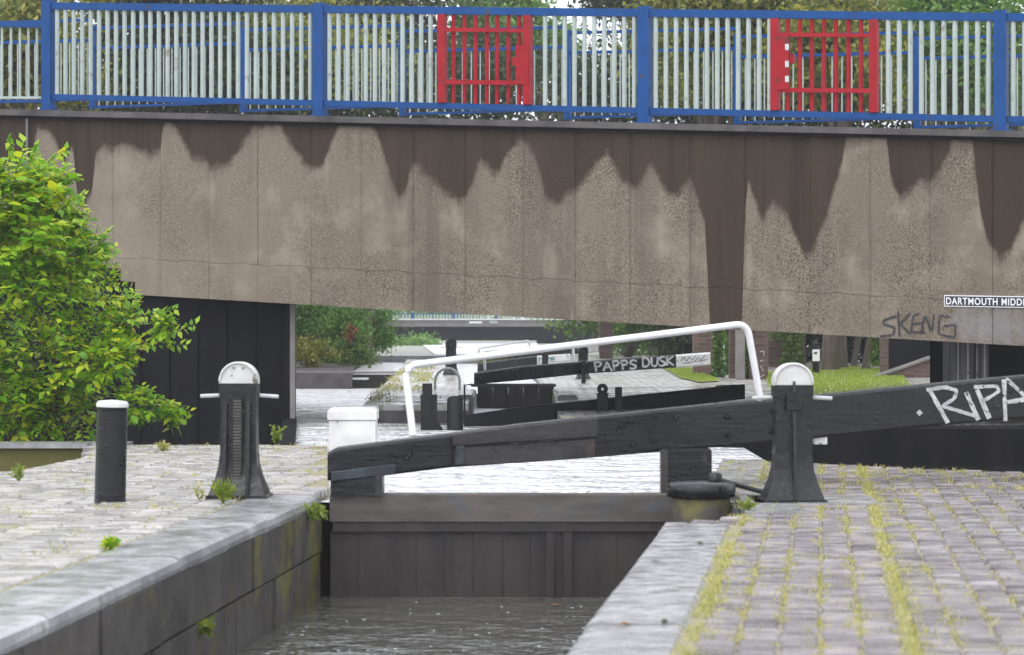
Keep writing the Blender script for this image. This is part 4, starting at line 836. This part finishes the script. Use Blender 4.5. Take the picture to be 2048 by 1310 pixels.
hedge('yellow green hedge band behind the left half of the railing', -200, 760, 60, 150, 53, 9000, M['leaf_olive'], .12); hedge('yellow green hedge band behind the right half of the railing', 1290, 2250, 60, 160, 53, 9500, M['leaf_olive'], .12)
hedge('dark hedge seen between the brick piers beyond the towpath', 1240, 1560, 520, 715, 68, 12000, M['leaf_mid'], .12); hedge('dark undergrowth behind the old brick wall and trunks', 1580, 1800, 480, 735, 56, 18000, M['leaf_dark'], .14)
# ivied trunks under the right end of the bridge
for x, d, r, ln, lab in ((1652, 47, .07, .12, 'leaning bare trunk just right of the notice post'), (1684, 49, .11, -.1, 'thick brown trunk in the shade behind the lawn'), (1706, 51, .06, .2, 'thin crooked trunk behind the thick brown trunk'), (1730, 48, .08, .2, 'slanting brown trunk left of the brick gate pillar')):
    tree('trunk_tree', lab, x, d, .2, [(x + 10, 420, 90, 120, 1)], 3500, .12, M['leaf_dark'], 'trunks behind the lawn', r, ln)
# towpath trees glimpsed beyond
tree('towpath_tree', 'bright green tree overhanging the far towpath', 1210, 66, .3, [(1180, 600, 100, 65, .6), (1270, 660, 65, 60, .4)], 5500, .13, M['leaf_mid'], 'trees by the far towpath', .13)
tree('towpath_tree', 'green tree trunk and foliage beside the far brick pier', 1250, 62, .3, [(1300, 640, 75, 70, 1)], 4500, .12, M['leaf_mid'], 'trees by the far towpath', .13)
tree('towpath_tree', 'darker shrub tree between far brick pier and broad pier', 1350, 58, .3, [(1350, 655, 55, 90, 1)], 4000, .11, M['leaf_dark'], 'trees by the far towpath', .12)
tree('hazy_tree', 'pale misty tree line under the far bridge', 700, 175, .4, [(800, 640, 130, 60, .6), (950, 620, 130, 60, .4)], 6500, .3, M['leaf_mid'], None, .2)
tree('hazy_tree', 'misty tree mass standing behind the far bridge on the right', 1390, 185, .4, [(1060, 600, 140, 60, .6), (1250, 610, 150, 65, .5)], 7000, .3, M['leaf_mid'], None, .2)
# bushes on the far left bank
def bush(name, lab, blobs, d, n, ls, m, group=None):
    return tree(name, lab, blobs[0][0], d, P(0, blobs[0][1] + blobs[0][3], d).z - .05, blobs, n, ls, m, group, .04, 0, 26, 'bush')
FG = 'bushes on the far bank'
bush('far_bush', 'pale green bush hanging over the far red brick wall', [(630, 625, 75, 60, 1)], 56.3, 7000, .08, M['leaf_mid'], FG)
bush('far_bush', 'tall dark green bush in the middle of the far bank', [(685, 655, 50, 75, 1)], 54, 8000, .075, M['leaf_mid'], FG)
bush('far_bush', 'rounded grey green bush next to the far bridge end', [(742, 672, 48, 66, .7), (705, 610, 60, 30, .3)], 58, 8000, .075, M['leaf_mid'], FG)
bush('far_bush', 'low yellow green bush at the foot of the taller far bushes', [(708, 702, 36, 32, 1)], 52, 3500, .06, M['leaf_ivy'], FG)
bush('far_bush', 'sparse yellow flowered weeds by the far wall corner', [(625, 700, 42, 40, 1)], 51, 3200, .06, M['leaf_olive'], FG)
bush('far_bush', 'russet leafed shrub among the green far bushes', [(703, 665, 11, 20, 1)], 51.8, 500, .06, M['leaf_orange'], FG)
bush('far_bush', 'misty low green bush in front of the far bridge', [(830, 690, 60, 22, 1)], 112, 2600, .16, M['leaf_mid'], FG)
# ivy on the piers and wall
def ivy(lab, x0, x1, y0, y1, d, n, ls=.075):
    q = np.stack([rng.uniform(x0, x1, n), rng.uniform(y0, y1, n)], 1); w = 1 + .25 * np.sin(q[:, 1] * .07); xc = (x0 + x1) / 2; q[:, 0] = xc + (q[:, 0] - xc) * w
    p = np.stack([(q[:, 0] - CX) * d / F, d - rng.uniform(0, .22, n), H - (q[:, 1] - HY) * d / F], 1); nn = rdir(n); nn[:, 1] -= 1.2
    e = empty('ivy', P(xc, y1, d), lab, 'ivy', 'ivy on the piers and wall')
    link_mesh('foliage', leaf_mesh('foliage', p, rdir(n, -.8), unit(nn), ls * rng.uniform(.7, 1.3, n), ls * .8 * rng.uniform(.7, 1.2, n), M['leaf_ivy']), e)
    MB().tube([P(xc, y1 + 2, d), P(xc + 2, (y0 + y1) / 2, d - .02), P(xc - 1, y0, d)], .02, 6).build('stem', M['bark'], e)
ivy('ivy column between the broad and slim brick piers', 1424, 1447, 560, 764, 43.5, 900); ivy('narrow ivy strip hanging left of the slim brick pier', 1449, 1460, 560, 748, 43.2, 380)
ivy('ivy strip between the grey pier and the tagged brick pier', 1482, 1500, 560, 762, 42.3, 700); ivy('ivy spreading over the dark wall left of the notice post', 1560, 1606, 560, 728, 50.8, 1300)
ivy('ivy climbing beside the narrow brick gate pillar', 1738, 1766, 560, 730, 47, 900); ivy('ivy hanging right of the tagged pier under the bridge', 1536, 1560, 560, 680, 50.6, 400)
# lawns
def lawn(name, pts, n):
    z = .012; w = [G(x, y, .2) for x, y in pts]; poly = [(p.x, p.y) for p in w]
    o = MB().add([(x, y, lz(y) + .02) for x, y in poly], [tuple(range(len(poly)))]).build(name, M['lawn']); tag(o, kind='structure')
    xs = [p[0] for p in poly]; ys = [p[1] for p in poly]; pts3 = []
    while len(pts3) < n:
        x, y = random.uniform(min(xs), max(xs)), random.uniform(min(ys), max(ys))
        if inpoly(x, y, poly): pts3.append((x, y, lz(y) + .04))
    c = np.array(pts3); k = len(c)
    g = link_mesh('lawn_grass', leaf_mesh('lawn_grass', c, rdir(k, 3), rdir(k), rng.uniform(.025, .055, k), rng.uniform(.012, .025, k), M['lawngrass'])); tag(g, 'short bright green lawn grass', 'grass', None, 'stuff')
lawn('lawn', [(1302, 731), (1350, 733), (1440, 766), (1400, 768), (1360, 760)], 4500); lawn('lawn', [(1530, 752), (1680, 740), (1800, 748), (1830, 790), (1560, 800), (1535, 770)], 11000)

# the big bush on the left: shoots carrying leaves
def leafy_bush():
    d0 = 25.3
    e = empty('leafy_bush', P(110, 880, d0), 'big bright green leafy bush in front of the abutment', 'bush')
    cl = [(20, 385, 85), (90, 380, 58), (55, 480, 115), (130, 440, 42), (140, 520, 65), (60, 590, 130), (185, 500, 42), (200, 610, 75), (245, 640, 42), (325, 652, 20), (60, 730, 135), (165, 730, 92), (225, 715, 48), (270, 805, 40), (338, 830, 18), (150, 820, 85), (30, 830, 100), (-60, 450, 130), (-80, 650, 150), (-80, 800, 120)]
    C, Dm, N, L, W, tw = [], [], [], [], [], MB(); root = P(60, 885, d0 + .4)
    for x, y, r in cl:
        c = P(x, y, d0 + random.uniform(-.35, .5)); rr = r * d0 / F
        tw.tube([root + Vector((random.uniform(-.3, .5), random.uniform(-.2, .2), 0)), root.lerp(c, .5) + Vector((random.uniform(-.2, .2), .1, .2)), c], [.02, .014, .007], 5, False)
        for k in range(int((34 + r * .75) * (1.0 if x < 150 else .55))):
            v = Vector(rdir(1, .2)[0]); s = c + v * rr * random.uniform(.05, .55); ln = rr * random.uniform(.45, .75) + .06; pts = [s + v * ln * q + Vector((0, 0, -.10 * ln * q * q)) for q in (0, .35, .7, 1)]
            if random.random() < .5: tw.tube(pts, [.005, .004, .003, .002], 3, False)
            m = 9
            for j in range(m):
                q = .12 + .9 * j / m; p = s + v * ln * q + Vector((0, 0, -.10 * ln * q * q)); side = v.cross(Vector((0, 0, 1)))
                side = side.normalized() if side.length > .01 else Vector((1, 0, 0)); dd = (v * .6 + side * (1 if j % 2 else -1) * .9 + Vector((0, 0, random.uniform(-.6, .2))) + Vector(rdir(1)[0]) * .35).normalized()
                sz = random.choice((.06, .08, .1, .13)) * random.uniform(.85, 1.15) * (1.15 if x < 120 and y < 560 else .9)
                C.append(p + dd * sz * .5); Dm.append(dd); N.append(Vector((random.uniform(-.5, .5), random.uniform(-.7, .2), 1)).normalized()); L.append(sz); W.append(sz * random.uniform(.5, .68))
    for x0, y0, x1, y1 in ((280, 690, 392, 648), (250, 640, 352, 618), (290, 790, 380, 822), (300, 820, 372, 838), (150, 540, 232, 494), (160, 570, 262, 575), (170, 600, 280, 600), (90, 330, 132, 300), (60, 330, 72, 292), (20, 320, 18, 280), (120, 420, 170, 390), (240, 690, 372, 690)):
        pa, pb = P(x0, y0, d0 - .2), P(x1, y1, d0 - .3); tw.tube([pa, pa.lerp(pb, .5) + Vector((0, 0, .03)), pb], [.006, .004, .002], 4, False)
        for j in range(22):
            p = pa.lerp(pb, (j + 1) / 22); v = (pb - pa).normalized(); dd = (v * .7 + Vector((random.uniform(-.6, .6), random.uniform(-.8, .8), (1 if j % 2 else -1) * .9))).normalized(); sz = random.uniform(.06, .10)
            C.append(p + dd * sz * .5); Dm.append(dd); N.append(Vector((random.uniform(-.5, .5), random.uniform(-.9, 0), .8)).normalized()); L.append(sz); W.append(sz * .6)
    C = np.array(C); Dm = np.array(Dm); N = np.array(N); L = np.array(L); W = np.array(W)
    pxs = CX + F * C[:, 0] / C[:, 1]; order = np.argsort(C[:, 1] + np.where(pxs < 0, 50, 0) - L * 6); top = order[:300]; rest = order[300:]
    tag(link_mesh('foliage', leaf_mesh('foliage', C[rest], Dm[rest], N[rest], L[rest], W[rest], M['leaf_bright']), e), kind='stuff')
    tw.build('stems', M['bark'], e)
    lm = MB(); lm.add([(0, -.5, 0), (.26, -.2, .05), (.3, .05, .05), (.14, .32, -.02), (0, .5, -.09), (-.14, .32, -.02), (-.3, .05, .05), (-.26, -.2, .05), (0, -.1, 0), (0, .2, -.02)], [(0, 1, 8), (1, 2, 9, 8), (2, 3, 9), (3, 4, 9), (4, 5, 9), (5, 6, 9), (6, 7, 8, 9), (7, 0, 8)])
    me = lm.mesh('leaf', M['leaf_bright'])
    for i in top:
        dv = Vector(Dm[i]); s = dv.cross(Vector(N[i])).normalized(); n2 = s.cross(dv)
        o = bpy.data.objects.new('leaf', me); col.objects.link(o); o.parent = e
        mt = Matrix((s, dv, n2)).transposed().to_4x4(); mt.translation = Vector(C[i]) - e.location
        o.matrix_local = mt @ Matrix.Diagonal((L[i] * 1.05, L[i], L[i], 1))
leafy_bush()

# grass and moss growing in the joints
def blades(name, centers, hmin, hmax, per, spread, m, lab=None):
    c = np.repeat(np.asarray(centers, float), per, 0); k = len(c); c[:, :2] += rng.normal(size=(k, 2)) * spread; h = rng.uniform(hmin, hmax, k); d = rdir(k, 1.7); c = c + d * h[:, None] * .45
    o = link_mesh(name, leaf_mesh(name, c, d, rdir(k), h, h * .16 + .002, m)); return tag(o, lab, 'grass' if lab else None, None, 'stuff')
cs = []
e1 = Vector((.1237, 1, 0)).normalized(); e2 = Vector((e1.y, -e1.x, 0)); o0 = Vector((XR(6) + .56, 6, 0))
def noise1(a, b): return math.sin(a * 3.1 + b * 1.7) + math.sin(a * 1.3 - b * 2.9 + 1.0) + math.sin(a * 7.7 + b * .6)
for row in range(-2, 34):
    off = row * .157 + (.05 if row > 4 else 0) - .0785; s = 3.0
    heavy = row in (0, 5)
    while s < 16:
        s += random.uniform(.008, .022) if heavy else random.uniform(.02, .055)
        if row > 6 and random.random() < .5: continue
        p = o0 + e1 * s + e2 * off
        if not inpoly(p.x, p.y, right_poly) or (p.y < 15 and p.x < XR(p.y) + .43): continue
        if noise1(s * .9, row * 2.1) + random.uniform(-.8, .8) < (-1.2 if heavy else (-.2 if row < 6 else .5)): continue
        cs.append((p.x + random.gauss(0, .03 if heavy else .012), p.y, -.012))
blades('joint_grass', cs, .007, .034, 9, .028, M['grass'], 'pale yellow grass growing in the brick joints of the towpath')
# cross-joint grass near the stand and the pool edge
cs = []
for _ in range(2600):
    x, y = random.uniform(1.6, 5.2), random.uniform(17.6, 21.6)
    if inpoly(x, y, right_poly) and noise1(x * 2.3, y * 2.1) > .2 and abs(((x - .1237 * y) / .157) % 1 - .5) > .25: cs.append((x, y, -.01))
blades('edge_grass', cs, .02, .055, 5, .02, M['grass'], 'sparse grass between setts along the pool edge')
cs = []
for _ in range(1500):
    x, y = random.uniform(-5, -1.4), random.uniform(12, 24.4)
    if inpoly(x, y, quay_poly) and (noise1(x * 2.1, y * 1.3) > 1.15 or y > 23.6) and not (y < 17.6 and x > XL(y) - .5): cs.append((x, y, -.008))
blades('quay_grass', cs, .015, .05, 5, .03, M['grass'], 'thin grass tufts scattered over the left quay')
cs = []
for _ in range(1200):
    x, y = random.uniform(-2.6, -.6), random.uniform(31.6, 56); xl = -1.87 - (y - 31.5) * .018
    if x > xl and x < xl + .5 + .2 * noise1(x, y * .5): cs.append((x, y, .16 + (y - 31.5) * .004))
blades('island_grass', cs, .03, .09, 6, .05, M['grass'], 'yellow grass along the edge of the lock island')
# weeds that can be told apart
def weed(name, lab, base, h, n, spread, lsize, m=None, leafy=False):
    e = empty(name, base, lab, 'plant'); st = MB(); C, D = [], []
    for k in range(n):
        v = Vector((random.gauss(0, spread), random.gauss(0, spread), 1)).normalized(); hh = h * random.uniform(.55, 1)
        st.tube([base, Vector(base) + v * hh], [.004, .0015], 4, False)
        for j in range(9):
            q = (.2 + .8 * j / 9); C.append(Vector(base) + v * hh * q); D.append((v * (.9 if not leafy else .3) + Vector(rdir(1)[0]) * .8).normalized())
    k = len(C); C = np.array(C); D = np.array(D); ll = lsize * rng.uniform(.6, 1.2, k)
    link_mesh('leaves', leaf_mesh('leaves', C + D * ll[:, None] * .5, D, rdir(k, .6), ll, ll * (.25 if not leafy else .55), m or M['weed']), e); st.build('stems', M['weed'], e); return e
weed('weed', 'tall grassy weed at the foot of the left paddle stand', G(446, 1006) + Vector((0, -.02, 0)), .17, 16, .35, .07)
weed('weed', 'low green weed on the quay below the left bollard', G(222, 1094), .05, 14, 1.1, .05, M['leaf_bright'], True)
weed('weed', 'upright yellow green plant against the abutment corner', G(552, 886), .22, 9, .25, .06, M['weed'], True)
weed('weed', 'fern growing from the lock wall beside the gate', (-1.33, 16.9, -.12), .12, 12, .8, .06, M['weed'], True)
weed('weed', 'small weed in the lock wall above the water', (XL(13.4) + .03, 13.4, -.45), .07, 8, 1.0, .05, M['weed'], True)
weed('weed', 'weed tuft in the gate recess corner beside the right paddle stand', G(1496, 1022, 0) + Vector((0, 0, 0)), .08, 10, .8, .05)
weed('weed', 'reddish weed at the quay edge near the bush', G(325, 902), .1, 12, .7, .05, M['grass'])
weed('weed', 'thin weed at the far left of the quay', G(38, 962), .14, 10, .5, .05)
weed('weed', 'spindly weed standing just left of the left paddle stand', G(398, 1000), .1, 7, .5, .04, M['grass'])
# flat pale discs painting the sparkle of rain bubbles on the lock water
bb = MB()
for _ in range(210):
    d = random.uniform(13.2, 17.2); x = random.uniform(XL(d) + .08, XR(d) + .05 if d < 15 else 1.0); r = random.uniform(.004, .011) * (1.3 if d < 14.6 else .8)
    if math.sin(x * 5 + d * 3) + random.uniform(-1.4, 1) + (1 if d < 15 else 0) < 0: continue
    bb.add([(x + r * 1.7 * math.cos(a * math.pi / 3), d + r * 3 * math.sin(a * math.pi / 3), -.7188) for a in range(6)] + [(x, d, -.7182)], [(a, (a + 1) % 6, 6) for a in range(6)], True)
tag(bb.build('bubble_sparkle', M['pale']), 'small pale discs painted as the sparkle of rain bubbles on the lock water', 'bubbles', None, 'stuff')
# fallen leaves
def fallen(lab, p, s, m, rot):
    e = MB().add([(-.5 * s, -.1 * s, .004), (0, -.3 * s, .012), (.5 * s, 0, .006), (.1 * s, .28 * s, .016), (-.3 * s, .2 * s, .003), (0, 0, .02)], [(0, 1, 5), (1, 2, 5), (2, 3, 5), (3, 4, 5), (4, 0, 5)]).build('fallen_leaf', m); e.location = p; e.rotation_euler.z = rot
    tag(e, lab, 'leaf', 'fallen leaves')
fallen('curled brown leaf on the right coping near the lock edge', G(1248, 1252, .002), .07, M['leaf_orange'], .3); fallen('small dark leaf on the coping nearer the paving', G(1330, 1247, .002), .05, M['leaf_dark'], 1.2)
fallen('orange leaf floating on the lock water', G(1112, 1212, -.718), .09, M['leaf_orange'], .1); fallen('dark leaf on the coping top by the first grass tuft', G(1400, 1090, .002), .05, M['leaf_dark'], 2)

# ------------------------------------------------------------------ rainy air
hz = MB().box(-420, 420, -15, 610, -3.2, 16).build('haze', None); tag(hz, 'thin pale rain mist filling the air', 'haze', None, 'stuff')
hm = bpy.data.materials.new('rain_haze'); hm.use_nodes = True; hn = hm.node_tree.nodes; hn.clear()
pv_ = hn.new('ShaderNodeVolumePrincipled'); pv_.inputs['Color'].default_value = (.93, .93, .97, 1); pv_.inputs['Density'].default_value = .0009; pv_.inputs['Anisotropy'].default_value = .2
ho = hn.new('ShaderNodeOutputMaterial'); hm.node_tree.links.new(pv_.outputs[0], ho.inputs['Volume']); hz.data.materials.append(hm)
